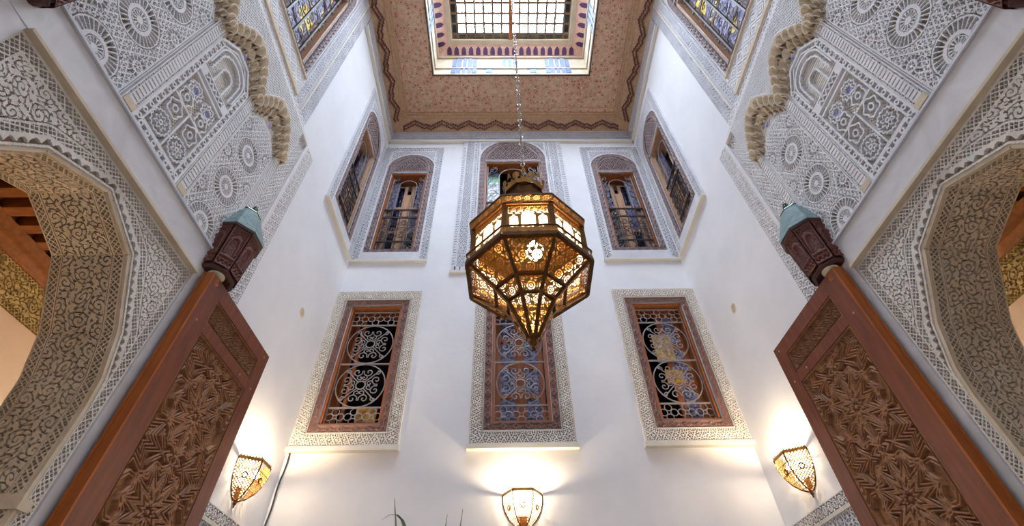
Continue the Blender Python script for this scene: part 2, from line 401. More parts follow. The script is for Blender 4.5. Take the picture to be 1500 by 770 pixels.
# ------------------------------------------------------------------ setting
def wall(name, tf, u0, u1, v0, v1, holes, thick, mat, label):
    us = sorted({u0, u1}|{h[0] for h in holes}|{h[1] for h in holes}); vs = sorted({v0, v1}|{h[2] for h in holes}|{h[3] for h in holes})
    mb = MB()
    def inside(a, b, c, d):
        return any(h[0]-1e-6 <= a and b <= h[1]+1e-6 and h[2]-1e-6 <= c and d <= h[3]+1e-6 for h in holes)
    def quad(pts): mb.add([tf(*p) for p in pts], [(0, 1, 2, 3)])
    for i in range(len(us)-1):
        for j in range(len(vs)-1):
            a, b, c, d = us[i], us[i+1], vs[j], vs[j+1]
            if inside(a, b, c, d): continue
            quad([(a, c, 0), (b, c, 0), (b, d, 0), (a, d, 0)]); quad([(a, c, -thick), (a, d, -thick), (b, d, -thick), (b, c, -thick)])
    for (a, b, c, d) in holes+[(u0, u1, v0, v1)]:
        quad([(a, c, 0), (a, d, 0), (a, d, -thick), (a, c, -thick)]); quad([(b, c, 0), (b, d, 0), (b, d, -thick), (b, c, -thick)])
        quad([(a, c, 0), (b, c, 0), (b, c, -thick), (a, c, -thick)]); quad([(a, d, 0), (b, d, 0), (b, d, -thick), (a, d, -thick)])
    o = mb.build(name, mat); return tag(o, label, 'wall', kind='structure')
YC = 1.32                                   # centre line of the side doorways
ARCH_HOLE = (YC-.66, YC+.66, 0.0, 3.40)
SIDE_HOLES = [ARCH_HOLE, (YC-.44, YC+.44, 5.96, 7.86), (3.43-.27, 3.43+.27, 5.78, 7.49)]
BACK_HOLES = [(-1.84, -1.28, 3.475, 4.87), (-.272, .288, 3.475, 4.87), (1.28, 1.84, 3.475, 4.87),
              (-1.83, -1.29, 5.78, 7.49), (-.43, .43, 5.80, 7.80), (1.29, 1.83, 5.78, 7.49)]
wall('wall_back', tf_back, -2.04, 2.04, 0, 8.9, BACK_HOLES, .34, PLASTER, 'white plastered back wall of the courtyard with two storeys of windows')
wall('wall_left', tf_left, -1.36, 4.34, 0, 8.9, SIDE_HOLES, .36, PLASTER, 'white plastered courtyard wall on the left side')
wall('wall_right', lambda u, v, h: (2.04-h, u, v), -1.36, 4.34, 0, 8.9, SIDE_HOLES, .36, PLASTER, 'white plastered courtyard wall on the right side')
wall('wall_front', lambda u, v, h: (u, -1.36+h, v), -2.4, 2.4, 0, 8.9, [], .3, PLASTER, 'white plastered courtyard wall behind the viewer')
tag(box('floor', -4.8, 4.8, -1.7, 4.7, -.1, 0, FLOORM), 'pale marble floor of the courtyard', 'floor', kind='structure')
# side rooms seen through the arches
def side_room(sx, frieze_mat, side):
    X = lambda x: sx*x
    mb = MB(); mb.box(X(4.5), X(4.6), -1.3, 4.6, 0, 5.1); mb.box(X(2.4), X(4.6), 4.5, 4.6, 0, 5.1); mb.box(X(2.4), X(4.6), -1.4, -1.3, 0, 5.1)
    wl = tag(mb.build('wall_side_room_'+side, ROOMWALL), 'tan plaster walls of the room seen through the %s archway' % side, 'wall', kind='structure')
    cl = tag(box('ceiling_side_room_'+side, X(2.4), X(4.6), -1.4, 4.6, 5.02, 5.1, DARKW), 'boarded ceiling of the room behind the %s archway' % side, 'ceiling', kind='structure')  # boards dark so their colour carries the shade between the beams
    n = 0
    bm = MB().box(X(2.42), X(4.49), -.048, .048, 4.70, 5.02).mesh('beam', BEAMW)
    y = -1.1
    while y < 4.4:
        link('beam', bm, cl, loc=(0, y, 0)); y += .20
    # wall plate and corbel blocks under the beams
    box('wall_plate', X(4.40), X(4.5), -1.3, 4.5, 4.60, 4.70, BEAMW, cl)
    fr = cut('frieze_panel', -.4, 4.4, 4.16, 4.50, .009, lambda U, V: np.where(np.minimum(V-4.16, 4.50-V) < .05, p_lat(U, V, .04), p_leaf(U, V-4.33, .15)), .02, lambda U, V, H: (X(4.5-H), U, V), frieze_mat, wl, base=.004, ground=G_BROWN, gstep=.1)
    box('picture_rail', X(4.46), X(4.5), -1.3, 4.5, 4.50, 4.60, BEAMW, wl)
side_room(-1, GOLDST, 'left'); side_room(1, GOLDST, 'right')

# ------------------------------------------------------------------ ceiling: painted soffit, cornice, light well, skylight
ceil = empty('ceiling', (0, 1.6, 8.9)); tag(ceil, 'painted cedar soffit ceiling around the square light well', 'ceiling', kind='structure')
HX, HY0, HY1 = 1.25, .12, 3.08
RX, RY0, RY1 = 2.04, -1.36, 4.0
def rel(x, y, z): return (x, y-1.6, z-8.9)
def prism(pts, z0, z1):
    n = len(pts); v = [rel(x, y, z0) for x, y in pts]+[rel(x, y, z1) for x, y in pts]
    return MB().add(v, [tuple(range(n))[::-1], tuple(range(n, 2*n))]+[(i, (i+1) % n, n+(i+1) % n, n+i) for i in range(n)])
g = .002
prism([(-RX, RY1), (RX, RY1), (HX, HY1+g), (-HX, HY1+g)], 8.9, 8.94).build('painted_board', PAINT, ceil)
prism([(-RX, RY0), (RX, RY0), (HX, HY0), (-HX, HY0)], 8.9, 8.94).build('painted_board', PAINT, ceil)
for sx in (-1, 1):
    prism([(sx*(RX), RY1-g), (sx*RX, 2.35+g), (sx*HX, 2.35+g), (sx*HX, HY1-g)], 8.902, 8.94).build('painted_board', PAINT, ceil)
    prism([(sx*RX, 2.35-g), (sx*RX, RY0+g), (sx*HX, HY0+g), (sx*HX, 2.35-g)], 8.9, 8.94).build('painted_board', PAINT, ceil)
# ledge mouldings, the raised border and the dark edge of the opening
for (ins, wd, z, m) in ((.255, .035, 8.872, LEDGEM), (.205, .05, 8.85, LEDGEM), (.36, .012, 8.895, LEDGEM)):
    for (x0, x1, y0, y1) in ((-RX+ins, RX-ins, RY1-ins-wd, RY1-ins), (-RX+ins, RX-ins, RY0+ins, RY0+ins+wd)):
        MB().box(x0, x1, y0-1.6, y1-1.6, z-8.9, .0).build('ledge_moulding', m, ceil)
    for sx in (-1, 1):
        MB().box(sx*(RX-ins), sx*(RX-ins-wd), RY0+ins+wd-1.6, RY1-ins-wd-1.6, z-8.9, 0).build('ledge_moulding', m, ceil)
for (x0, x1, y0, y1) in ((-HX-.012, HX+.012, HY1, HY1+.012), (-HX-.012, -HX, HY0, HY1), (HX, HX+.012, HY0, HY1)):
    MB().box(x0, x1, y0-1.6, y1-1.6, -.012, .0).build('opening_bead', DARKW, ceil)
# carved muqarnas cornice: sloping board plus two staggered rows of little cells
def cornice(length, cx, cy, rz):
    b = MB(); L = length/2
    b.add([(-L, 0, -.20), (L, 0, -.20), (L, -.21, -.03), (-L, -.21, -.03), (-L, 0, 0), (L, 0, 0), (L, -.21, -.005), (-L, -.21, -.005)], [(0, 1, 2, 3), (2, 6, 7, 3), (0, 4, 5, 1), (0, 3, 7, 4), (1, 5, 6, 2)])
    root = link('cornice_board', b.mesh('cornice_board', LEDGEM), ceil, loc=rel(cx, cy, 8.9), rot=(0, 0, rz))
    c = MB(); dk = MB(); stp = .038; n = int((length-.36)/stp)
    def blk(b_, s_, w_, y0, y1, pr):
        z = lambda y: -.20+(-y)*.17/.21
        b_.add([(s_-w_, y0, z(y0)), (s_+w_, y0, z(y0)), (s_+w_, y1, z(y1)), (s_-w_, y1, z(y1)), (s_-w_, y0-pr*.4, z(y0)-pr), (s_+w_, y0-pr*.4, z(y0)-pr), (s_+w_, y1-pr*.4, z(y1)-pr), (s_-w_, y1-pr*.4, z(y1)-pr)],
             [(4, 5, 6, 7), (0, 1, 5, 4), (1, 2, 6, 5), (2, 3, 7, 6), (3, 0, 4, 7)])
    for i in range(n):
        s_ = -stp*n/2+stp*(i+.5); k = i % 12
        zig = [0, .014, .028, .042, .056, .068, .056, .042, .028, .014, .022, .014][k]
        y = -.052-zig
        blk(c, s_, stp*.46, y, y-.040, .016)
        for yy in (y, y-.046): blk(dk, s_, stp*.40, yy+.006, yy-.010, .030)
    for b_, m_, nm_ in ((c, TEETHM, 'cornice_cells'), (dk, TEETHD, 'dark_cornice_cells')):
        o = link(nm_, b_.mesh(nm_, m_), ceil, loc=rel(cx, cy, 8.9), rot=(0, 0, rz)); o['kind'] = 'stuff'
    return root
cornice(4.08, 0, RY1, 0); cornice(5.36, -RX, YC, PI/2); cornice(5.36, RX, YC, -PI/2); cornice(4.08, 0, RY0, PI)
# light well
well = empty('light_well', (0, 1.6, 8.94)); tag(well, 'cream and blue-grey painted light well below the glass roof', 'light well', kind='structure')
def W(x0, x1, y0, y1, z0, z1): return MB().box(x0, x1, y0-1.6, y1-1.6, z0-8.94, z1-8.94)
ZW = 9.66
W(-HX-.1, HX+.1, HY1, HY1+.1, 8.94, ZW).build('well_side', WELLC, well); W(-HX-.1, HX+.1, HY0-.1, HY0, 8.94, ZW).build('well_side', WELLC, well)
for sx in (-1, 1): W(sx*HX, sx*(HX+.1), HY0, HY1, 8.94, ZW).build('well_side', WELLC, well)
for z0, pr in ((9.13, .02), (9.56, .03), (8.9, .015)):
    h = .03
    W(-HX, HX, HY1-pr, HY1, z0, z0+h).build('well_moulding', WELLC, well)
    for sx in (-1, 1): W(sx*HX, sx*(HX-pr), HY0, HY1-pr, z0, z0+h).build('well_moulding', WELLC, well)
# blue-grey painted strapwork blocks on the well sides
blk = []
for cx in (-.77, .77):
    for dx, wd in ((-.09, .07), (.0, .05), (.09, .07)): blk.append((cx+dx, wd, 8.94, 9.56))
    for dx in (-.17, .17): blk.append((cx+dx, .07, 8.96, 9.12)); blk.append((cx+dx, .06, 9.2, 9.5))
for dx in (-.09, .0, .09): blk.append((dx-.02, .06, 9.18, 9.54))
for dx in (-.36, .36): blk.append((dx, .1, 8.96, 9.10)); blk.append((dx-.02, .16, 9.12, 9.15))
for x, wd, z0, z1 in blk: W(x-wd/2, x+wd/2, HY1-.014, HY1, z0, z1).build('strapwork_block', WELLB, well)
for sx in (-1, 1):
    for cy in (2.35, .85):
        for dy, wd in ((-.1, .08), (0, .06), (.1, .08)): W(sx*HX, sx*(HX-.014), cy+dy-wd/2, cy+dy+wd/2, 8.94, 9.56).build('strapwork_block', WELLB, well)
# coved arcade with purple niches
IX, IY0, IY1, ZI = 1.08, .28, 2.93, 9.80
def cove_strip(p0, p1, q0, q1, name, mat): MB().add([(a[0], a[1]-1.6, a[2]-8.94) for a in (p0, p1, q1, q0)], [(0, 1, 2, 3)]).build(name, mat, well)
cor_o = [(-HX, HY0), (HX, HY0), (HX, HY1), (-HX, HY1)]; cor_i = [(-IX, IY0), (IX, IY0), (IX, IY1), (-IX, IY1)]
for k in range(4):
    a, b = cor_o[k], cor_o[(k+1) % 4]; c, d = cor_i[k], cor_i[(k+1) % 4]
    cove_strip((*a, ZW), (*b, ZW), (*c, ZI), (*d, ZI), 'cove_board', PINK)
def niche_mesh():
    b = MB()
    o = [(-.036, 0), (.036, 0), (.040, .05), (.034, .105), (0, .145), (-.034, .105), (-.040, .05)]
    b.add([(x, .0, z) for x, z in o]+[(x*.99, -.012, z*.99) for x, z in o], [(7, 8, 9, 10, 11, 12, 13)]+[(i, (i+1) % 7, 7+(i+1) % 7, 7+i) for i in range(7)]); return b.mesh('niche', PURPLE)
nm = niche_mesh()
sl_b = math.atan2(ZI-ZW, HY1-IY1); sl_s = math.atan2(ZI-ZW, HX-IX)
nb = 18
for i in range(nb):
    x = -1.11+2.22*(i+.5)/nb*1.0
    link('arcade_niche', nm, well, loc=(x, HY1-.02-1.6, ZW+.018-8.94), rot=(PI/2-sl_b, 0, 0))
    # rounded rose-coloured colonnette between niches
    MB().box(-.006, .006, -.02, 0, .0, .10).build('colonnette', PINK, well, loc=(x+.0617, HY1-.02-1.6, ZW+.018-8.94), rot=(PI/2-sl_b, 0, 0))
ns = 18
for sx in (-1, 1):
    for i in range(ns):
        y = .25+2.72*(i+.5)/ns
        link('arcade_niche', nm, well, loc=(sx*(HX-.022), y-1.6, ZW+.018-8.94), rot=(PI/2-sl_s, 0, -sx*PI/2), scale=(.92, 1, 1))
# timber curb above the arcade
for (x0, x1, y0, y1, z0, z1) in ((-IX-.16, IX+.16, IY1-.075, IY1+.2, ZI, ZI+.05), (-IX-.16, IX+.16, IY0-.2, IY0+.02, ZI, ZI+.05)): W(x0, x1, y0, y1, z0, z1).build('roof_curb', WELLC, well)
for sx in (-1, 1): W(sx*(IX-.08), sx*(IX+.16), IY0+.02, IY1-.075, ZI, ZI+.05).build('roof_curb', WELLC, well)
sky = empty('skylight', (0, 1.6, 9.87)); tag(sky, 'iron framed glass roof over the light well with green edge panes', 'skylight', kind='structure')
xs = [-1.0]+[-.895+.149*i for i in range(13)]+[1.0]; ys = [.30]+[.40+.158*i for i in range(16)]+[2.865]
ys = sorted(ys)
for i in range(len(xs)-1):
    for j in range(len(ys)-1):
        edge = i == 0 or i == len(xs)-2; ed2 = j == 0 or j == len(ys)-2
        m = BLUEGLASS if edge else (GREENGLASS if ed2 else SKYGLASS)
        MB().box(xs[i]+.004, xs[i+1]-.004, ys[j]+.004-1.6, ys[j+1]-.004-1.6, 0, .006).build('pane', m, sky)
for x in xs: MB().box(x-.017, x+.017, ys[0]-1.6, ys[-1]-1.6, -.012, .0).build('glazing_bar', BARM, sky)
for y in ys: MB().box(xs[0], xs[-1], y-.017-1.6, y+.017-1.6, -.013, .0).build('glazing_bar', BARM, sky)
MB().box(-.035, .035, ys[0]-1.6, ys[-1]-1.6, -.05, -.012).build('ridge_beam', LEAFW, sky)
for sx in (-1, 1):
    MB().box(sx*.385-.013, sx*.385+.013, .9-1.6, 2.26-1.6, -.02, -.004).build('glazing_bar', BARM, sky)
def spiral(cx, cz, r, turns, a0, cw=1, n=14):
    return [(cx+r*(1-t*.88)*math.cos(a0+cw*turns*2*PI*t), 0, cz+r*(1-t*.88)*math.sin(a0+cw*turns*2*PI*t)) for t in [i/n for i in range(n+1)]]
spm = MB().tube([(x, z, 0) for x, _, z in spiral(0, 0, .05, 1.3, 0)], .006, 3).mesh('roof_scroll', IRON)
for cx in (-.31, -.20, -.1, .1, .20, .31):
    for yy in (1.2, 1.4, 1.6, 1.8, 1.96, 2.12):
        link('roof_scroll', spm, sky, loc=(cx, yy-1.6, -.02), rot=(0, 0, yy*7+cx*9))

# ------------------------------------------------------------------ stucco friezes, panels
def frieze(tf, u0, u1, name, parent):
    H = .30
    def hf(U, V):
        t = (V-8.40)/H; b = p_flower(U, V-8.575, .075, 6)
        h = np.where((t > .28) & (t < .88), b, 1.0)
        h = np.where((t > .20) & (t < .26), .2, h); h = np.where((t > .9) & (t < .94), .2, h); return h
    cut(name, u0, u1, 8.40, 8.70, .008, hf, .036, tf, STUCCOG, parent, ground=G_GREY)
fr = empty('frieze_back', (0, 0, 0)); tag(fr, 'carved stucco frieze under the cornice on the back wall', 'stucco frieze', kind='structure')
frieze(tf_back, -2.01, 2.01, 'carved_band', fr); MB().box(-2.01, 2.01, 3.95, 4.0, 8.365, 8.40).build('lower_moulding', SILL, fr)
frl = empty('frieze_left', (0, 0, 0)); tag(frl, 'carved stucco frieze under the cornice on the left wall', 'stucco frieze', kind='structure')
frieze(tf_left, 2.17, 3.97, 'carved_band', frl); MB().box(LX, LX+.05, 2.17, 3.96, 8.365, 8.40).build('lower_moulding', SILL, frl)
frr = mirror(frl, 'carved stucco frieze under the cornice on the right wall'); frr.name = 'frieze_right'

# ------------------------------------------------------------------ iron grilles
def poly_obj(name, pts, r, mat, parent, k=3, closed=False): return MB().tube(pts, r, k, closed).build(name, mat, parent)
_scroll_cache = {}
def scroll(parent, cx, cz, r, a0, cw, turns, mat, y=0.0, rr=.006, key=None):
    kk = (round(r, 4), round(turns, 2), cw, mat.name, rr)
    if kk not in _scroll_cache:
        _scroll_cache[kk] = MB().tube(spiral(0, 0, r, turns, 0, cw, 12), rr, 3).mesh('scroll', mat)
    return link('scroll', _scroll_cache[kk], parent, loc=(cx, y, cz), rot=(0, -a0, 0))
def ring(parent, cx, cz, r, mat, y=0.0, rr=.006, name='ring', sz=1):
    kk = ('ring', round(r, 4), mat.name, rr); N = 28 if r > .1 else 14
    if kk not in _scroll_cache:
        _scroll_cache[kk] = MB().tube([(r*math.cos(2*PI*i/N), 0, r*math.sin(2*PI*i/N)) for i in range(N)], rr, 3, True).mesh(name, mat)
    return link(name, _scroll_cache[kk], parent, loc=(cx, y, cz), scale=(1, 1, sz))
def hbar(parent, x0, x1, z, mat, r=.008, y=0.0): return MB().box(x0, x1, y-r, y+r, z-r, z+r).build('bar', mat, parent)
def vbar(parent, x, z0, z1, mat, r=.008, y=0.0): return MB().box(x-r, x+r, y-r, y+r, z0, z1).build('bar', mat, parent)
def quatrefoil(parent, cx, cz, r, mat, y=0):
    for k in range(4):
        a = k*PI/2; ring(parent, cx+r*.62*math.cos(a), cz+r*.62*math.sin(a), r*.42, mat, y, .005, 'foil')
def grille_lower(win, mat):
    """z measured from the bottom of the stucco surround (3.263)"""
    g_ = empty('grille', (0, .05, 0), 0, win)
    zb = [.225, .405, .885, 1.375, 1.555]
    for z in zb: hbar(g_, -.279, .279, z, mat, .007)
    for x in (-.255, .255): vbar(g_, x, .215, 1.60, mat, .006)
    for z0, z1 in ((.225, .405), (1.375, 1.555)):
        for x in (-.17, 0, .17): quatrefoil(g_, x, (z0+z1)/2, .08, mat)
    for z0, z1 in ((.405, .885), (.885, 1.375)):
        zc = (z0+z1)/2
        ring(g_, 0, zc, .235, mat, 0, .007, 'outer_ring'); ring(g_, 0, zc, .045, mat, 0, .008, 'hub_ring')
        for k in range(4):
            a = PI/4+k*PI/2
            for s in (-1, 1):
                a2 = a+s*.42; scroll(g_, .155*math.cos(a2), zc+.155*math.sin(a2), .052, a2+PI*(.5 if s > 0 else -.5), s, 1.25, mat)
                a3 = a+s*.55; scroll(g_, .085*math.cos(a3), zc+.085*math.sin(a3), .034, a3, -s, 1.1, mat)
            poly_obj('stem', [(.05*math.cos(a), 0, zc+.05*math.sin(a)), (.13*math.cos(a), 0, zc+.13*math.sin(a)), (.225*math.cos(a), 0, zc+.225*math.sin(a))], .006, mat, g_)
            scroll(g_, .21*math.cos(a), zc+.21*math.sin(a), .03, a+PI, 1, .8, mat)
    return g_
def grille_upper(win, mat, matg, hw, z0, z1, panes=True):
    """light inner frame with a small arch, and a darker balcony grille in its lower half"""
    g_ = empty('grille', (0, .05, 0), 0, win)
    for x in (-hw+.02, hw-.02): vbar(g_, x, z0, z1, matg, .007)
    cw_ = hw*.52
    zt = z1-.10-cw_
    for x in (-cw_, cw_): vbar(g_, x, z0+.02, zt, matg, .007)
    poly_obj('arch_bar', [(cw_*math.cos(PI*i/12), 0, zt+cw_*math.sin(PI*i/12)) for i in range(13)], .007, matg, g_, 4)
    cc = (hw+cw_)/2
    n = int((z1-z0)/(cc-cw_)/2.3)
    for sx in (-1, 1):
        for i in range(n):
            zc = z0+(i+.5)*(z1-z0)/n
            scroll(g_, sx*cc, zc, (hw-cw_)*.42, PI/2, sx*(1 if i % 2 else -1), 1.2, matg, 0, .005)
            MB().tube([(sx*(cw_+.01), 0, zc+(z1-z0)/n*.5), (sx*(hw-.02), 0, zc-(z1-z0)/n*.5)], .004, 3).build('brace', matg, g_)
    h = z1-z0
    zs = [z0+h*.11, z0+h*.40, z0+h*.505]
    for z in zs: hbar(g_, -hw+.01, hw-.01, z, mat, .008, -.02)
    hbar(g_, -hw+.01, hw-.01, z0+.03, mat, .007, -.02)
    m = 4
    for i in range(m):
        x = -hw+2*hw*(i+.5)/m
        ring(g_, x, z0+h*.4525, h*.045, mat, -.02, .006); ring(g_, x, z0+h*.06, h*.04, mat, -.02, .006)
        vbar(g_, x+hw/m*.98, z0, z0+h*.505, mat, .005, -.02)
        for zc, s in ((z0+h*.18, 1), (z0+h*.255, -1), (z0+h*.33, 1)):
            for q in (-1, 1): scroll(g_, x+q*hw/m*.42, zc, h*.036, PI/2 if s > 0 else -PI/2, q*s, 1.2, mat, -.02, .005)
    return g_

# ------------------------------------------------------------------ windows
def reveal(win, hw, z0, z1, mat, depth=.22):
    for sx in (-1, 1): MB().box(sx*hw, sx*(hw-.025), .0, depth, z0, z1).build('jamb_lining', mat, win)
    MB().box(-hw+.025, hw-.025, 0, depth, z1-.03, z1).build('head_lining', mat, win); MB().box(-hw+.025, hw-.025, 0, depth, z0, z0+.02).build('sill_board', mat, win)
    b = MB()                                  # shallow near-black box, the unlit room's darkness put into its colour
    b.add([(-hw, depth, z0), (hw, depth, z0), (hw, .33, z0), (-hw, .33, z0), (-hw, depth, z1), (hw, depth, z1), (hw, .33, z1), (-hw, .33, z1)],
          [(0, 3, 7, 4), (1, 5, 6, 2), (0, 1, 2, 3), (4, 7, 6, 5), (3, 2, 6, 7)]).build('dark_backing_box', DARK, win)
def leaf(win, x0, x1, z0, z1, y, mat, pane_mats, rows, st=.05):
    """a glazed casement leaf: stiles, rails, one pane per light"""
    l = box('casement_leaf', x0, x0+st, y, y+.035, z0, z1, mat, win)
    box('stile', x1-st, x1, y, y+.035, z0, z1, mat, l)
    zz = [z0+(z1-z0)*i/rows for i in range(rows+1)]
    for i, z in enumerate(zz):
        a = max(z-st/2, z0); b = min(z+st/2, z1)
        box('rail', x0+st, x1-st, y, y+.035, a, b, mat, l)
    for i in range(rows):
        box('pane', x0+st, x1-st, y+.012, y+.018, zz[i]+st/2, zz[i+1]-st/2, pane_mats[i % len(pane_mats)], l)
    return l
def window_lower(n, x, kind, label, woodm):
    win = empty('window_%d' % n, (x, 4.0, 3.263)); tag(win, label, 'window', kind='structure')
    ow, oh = .4775, 1.81
    def hf(U, V):
        s, d = frame_coords(U, V, -ow, ow, 0, oh); return p_strip(s, d/.118, .118, .066)
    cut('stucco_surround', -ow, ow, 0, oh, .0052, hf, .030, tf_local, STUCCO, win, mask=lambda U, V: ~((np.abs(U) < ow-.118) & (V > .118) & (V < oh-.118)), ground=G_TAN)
    for a in ((-.365, -.353, .118, oh-.115), (.353, .365, .118, oh-.115), (-.353, .353, .118, .13), (-.353, .353, oh-.127, oh-.115)):
        MB().box(a[0], a[1], -.03, 0, a[2], a[3]).build('white_fillet', SILL, win)
    iw, z0, z1 = .28, .212, 1.607
    def hw_(U, V):
        s, d = frame_coords(U, V, -.353, .353, .13, oh-.127); return p_chain(s, np.clip(d/.075, 0, 1), .075, .115)
    relief('wood_frame', -.353, .353, .13, oh-.127, .0055, lambda a, b: np.maximum(hw_(a, b), .3), .016, tf_local, woodm, win, base=.006, skirt=False, mask=lambda U, V: ~((np.abs(U) < iw) & (V > z0) & (V < z1)))
    MB().box(-ow-.015, ow+.015 if x < 1 else ow-.002, -.055, 0, -.045, -.002).build('sill_moulding', SILL, win)
    reveal(win, iw, z0, z1, LEAFW)
    grille_lower(win, IRONG)
    if kind == 'open':
        leaf(win, -.25, -.15, z0+.02, z1-.04, .20, LEAFW, [DARK], 2, .035)
        box('gilded_panel', -.03, .17, .19, .20, z0+.03, z0+.26, GOLDPL, win)
    elif kind == 'pair':
        leaf(win, -.25, -.005, z0+.02, z1-.03, .16, LEAFW, [PANE_BLUE], 4, .052); leaf(win, .005, .25, z0+.02, z1-.03, .16, LEAFW, [PANE_BLUE], 4, .052)
        box('meeting_strip', -.016, .016, .145, .17, z0+.02, z1-.03, LEAFW, win)
    else:
        leaf(win, .0, .25, z0+.02, z1-.03, .16, LEAFW, [PANE_BLUE], 3, .055)
        p = box('gilded_panel', -.10, .10, .145, .155, .93, 1.28, GILTPALE, win)
        MB().lathe([(0, 0), (.045, .0), (.05, .004)], 16).build('moon_disc', GILTPALE, p, loc=(-.02, .143, 1.2), rot=(PI/2, 0, 0))
        p2 = box('gilded_panel', -.06, .12, .148, .158, .68, .84, GOLDPL, win)
    return win
window_lower(1, -1.56, 'open', 'lower left window with open black interior and gilded panel behind scroll grille', FRAMER)
window_lower(2, .008, 'pair', 'lower centre window with closed lavender-paned leaves, hanging behind the lantern tip', FRAMER)
window_lower(3, 1.5685, 'half', 'lower right window with one leaf open and pale gilded panels behind its grille', FRAMER)

def arch_shape(U, V, hw, spring, rise):
    return (np.abs(U) < hw) & ((V < spring) | (((U/hw)**2+((np.maximum(V, spring)-spring)/rise)**2) < 1))
def window_upper(n, loc, rz, label, kind='side', dims=None):
    """local z from the bottom of the stucco surround"""
    d = dict(ow=.4675, oh=2.61, band=.115, wo=.355, wb=.14, spring=2.04, rise=.36, iw=.27, z0=.20, z1=1.91)
    if dims: d.update(dims)
    win = empty('window_%d' % n, loc, rz); tag(win, label, 'window', kind='structure')
    ow, oh, bd, wo, wb, sp, ri, iw, z0, z1 = [d[k] for k in ('ow', 'oh', 'band', 'wo', 'wb', 'spring', 'rise', 'iw', 'z0', 'z1')]
    def sur(U, V):
        s, q = frame_coords(U, V, -ow, ow, 0, oh)
        a = np.where(q < bd, p_strip(s, q/bd, bd, .066, 4), p_flower(U, V, .07, 6))
        a = np.where((q > bd) & (q < bd+.02), 1, a)
        ring_ = arch_shape(U, V, wo+.022, sp, ri+.022); a = np.where(ring_, 1.3, a); return a
    m_in = lambda U, V: ~(arch_shape(U, V, wo-.003, sp, ri-.003) & (V > wb))
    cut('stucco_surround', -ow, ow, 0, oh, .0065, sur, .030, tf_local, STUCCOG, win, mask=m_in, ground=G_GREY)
    fr_ = ri-(wo-iw)*.75
    fan = lambda U, V: (V > z1+.05) & (((U/iw)**2+((V-z1-.05)/(sp+fr_-z1-.05))**2) < 1)
    def wd(U, V):
        dx = wo-np.abs(U); s = V; t = np.clip(dx/(wo-iw), 0, 1)
        low = V < wb+(z0-wb); t = np.where(low & (V-wb < dx), np.clip((V-wb)/(z0-wb+1e-6), 0, 1), t); s = np.where(low & (V-wb < dx), U, s)
        h = p_chain(s, t, wo-iw, .10)
        th = np.arctan2(V-sp, U); r = np.hypot(U/wo, (V-sp)/ri); h2 = p_chain(th*wo, np.clip((1-r)*wo/(wo-iw), 0, 1), wo-iw, .10)
        return np.where(V > sp, h2, h)
    relief('wood_frame', -wo, wo, wb, sp+ri, .007, wd, .016, tf_local, FRAMEW, win, base=.008, skirt=False,
           mask=lambda U, V: arch_shape(U, V, wo, sp, ri) & ~((np.abs(U) < iw) & (V > z0) & (V < z1)) & ~fan(U, V))
    # pierced fanlight over a near-black sheet, the shade behind put into its colour
    def fl(U, V): return np.maximum(p_flower(U, V-z1-.05, .105, 6), 1-ss(.02, .03, np.abs(np.hypot(U/iw, (V-z1-.05)/(sp+fr_-z1-.05))-1)*iw))
    rl = relief('fanlight_lattice', -iw, iw, z1+.05, sp+fr_, .0055, lambda U, V: U*0, .0, lambda U, V, H: (U, -.012+H, V), FRAMEW, win, skirt=False,
                mask=lambda U, V: fan(U, V) & ((fl(U, V) > .62)|(np.hypot(U/iw, (V-z1-.05)/(sp+fr_-z1-.05)) > .94)))
    md = rl.modifiers.new('solid', 'SOLIDIFY'); md.thickness = .008
    relief('fanlight_backing', -iw, iw, z1+.05, sp+fr_, .02, lambda U, V: U*0, 0, lambda U, V, H: (U, -.001+H, V), DARK, win, skirt=False, mask=fan)
    MB().box(-ow-.012, ow-.0 if kind != 'centre' else ow+.012, -.045, 0, -.028, -.002).build('sill_moulding', SILL, win) if kind != 'big' else None
    reveal(win, iw, z0, z1, {'big': PALEW, 'wall': PALEW}.get(kind, LEAFW), .20)
    if kind == 'big':
        g_ = empty('grille', (0, .05, 0), 0, win)
        for i in range(5):
            vbar(g_, -iw+2*iw*(i+.5)/5, z0, z1, IRON, .010, -.01)
        for i in range(5): hbar(g_, -iw, iw, z0+.05+(z1-z0-.1)*i/4, IRONG, .005)
        for i in range(7):
            for j in range(14):
                scroll(g_, -iw+2*iw*(i+.5)/7, z0+(z1-z0)*(j+.5)/14, .055, PI/2*(j % 2), 1 if (i+j) % 2 else -1, 1.2, IRONG if j % 2 else IRON, .01, .006)
        for i in range(2):
            leaf(win, -iw+.03+i*(iw-.03), -iw+.03+(i+1)*(iw-.03)-.004, z0+.02, z1-.03, .11, FRAMEW, [LEADED], 4, .045)
        return win
    grille_upper(win, IRON, IRONG, iw-.02, z0+.02, z1-.02)
    cw_ = (iw-.02)*.52
    if kind == 'centre':
        for sx in (-1, 1):
            cols = [PANE_DARK, PANE_PURP, PANE_DARK, PANE_BRIGHT, PANE_DARK, PANE_DARK, PANE_PURP, PANE_GREEN if sx < 0 else PANE_DARK, PANE_DARK]
            for i, c in enumerate(cols):
                za = z0+.03+(z1-z0-.06)*i/len(cols); box('stained_pane', sx*(cw_+.01), sx*(iw-.03), .10, .106, za, za+(z1-z0-.06)/len(cols)-.01, c, win)
        box('casement_rail', -cw_, cw_, .16, .19, z0+.9, z0+.97, LEAFW, win)
        return win
    # casement leaves: outer one swung back against the jamb, centre posts in pale wood
    leaf(win, -iw+.03, -.03, z0+.02, z1-.10, .17, PALEW, [PANE_DARK], 3, .045)
    leaf(win, .03, iw-.03, z0+.02, z1-.10, .17, PALEW, [PANE_DARK, PANE_BLUE], 3, .045)
    box('centre_post', -.045, .045, .14, .18, z0+.02, z1-.35, PALEW, win)
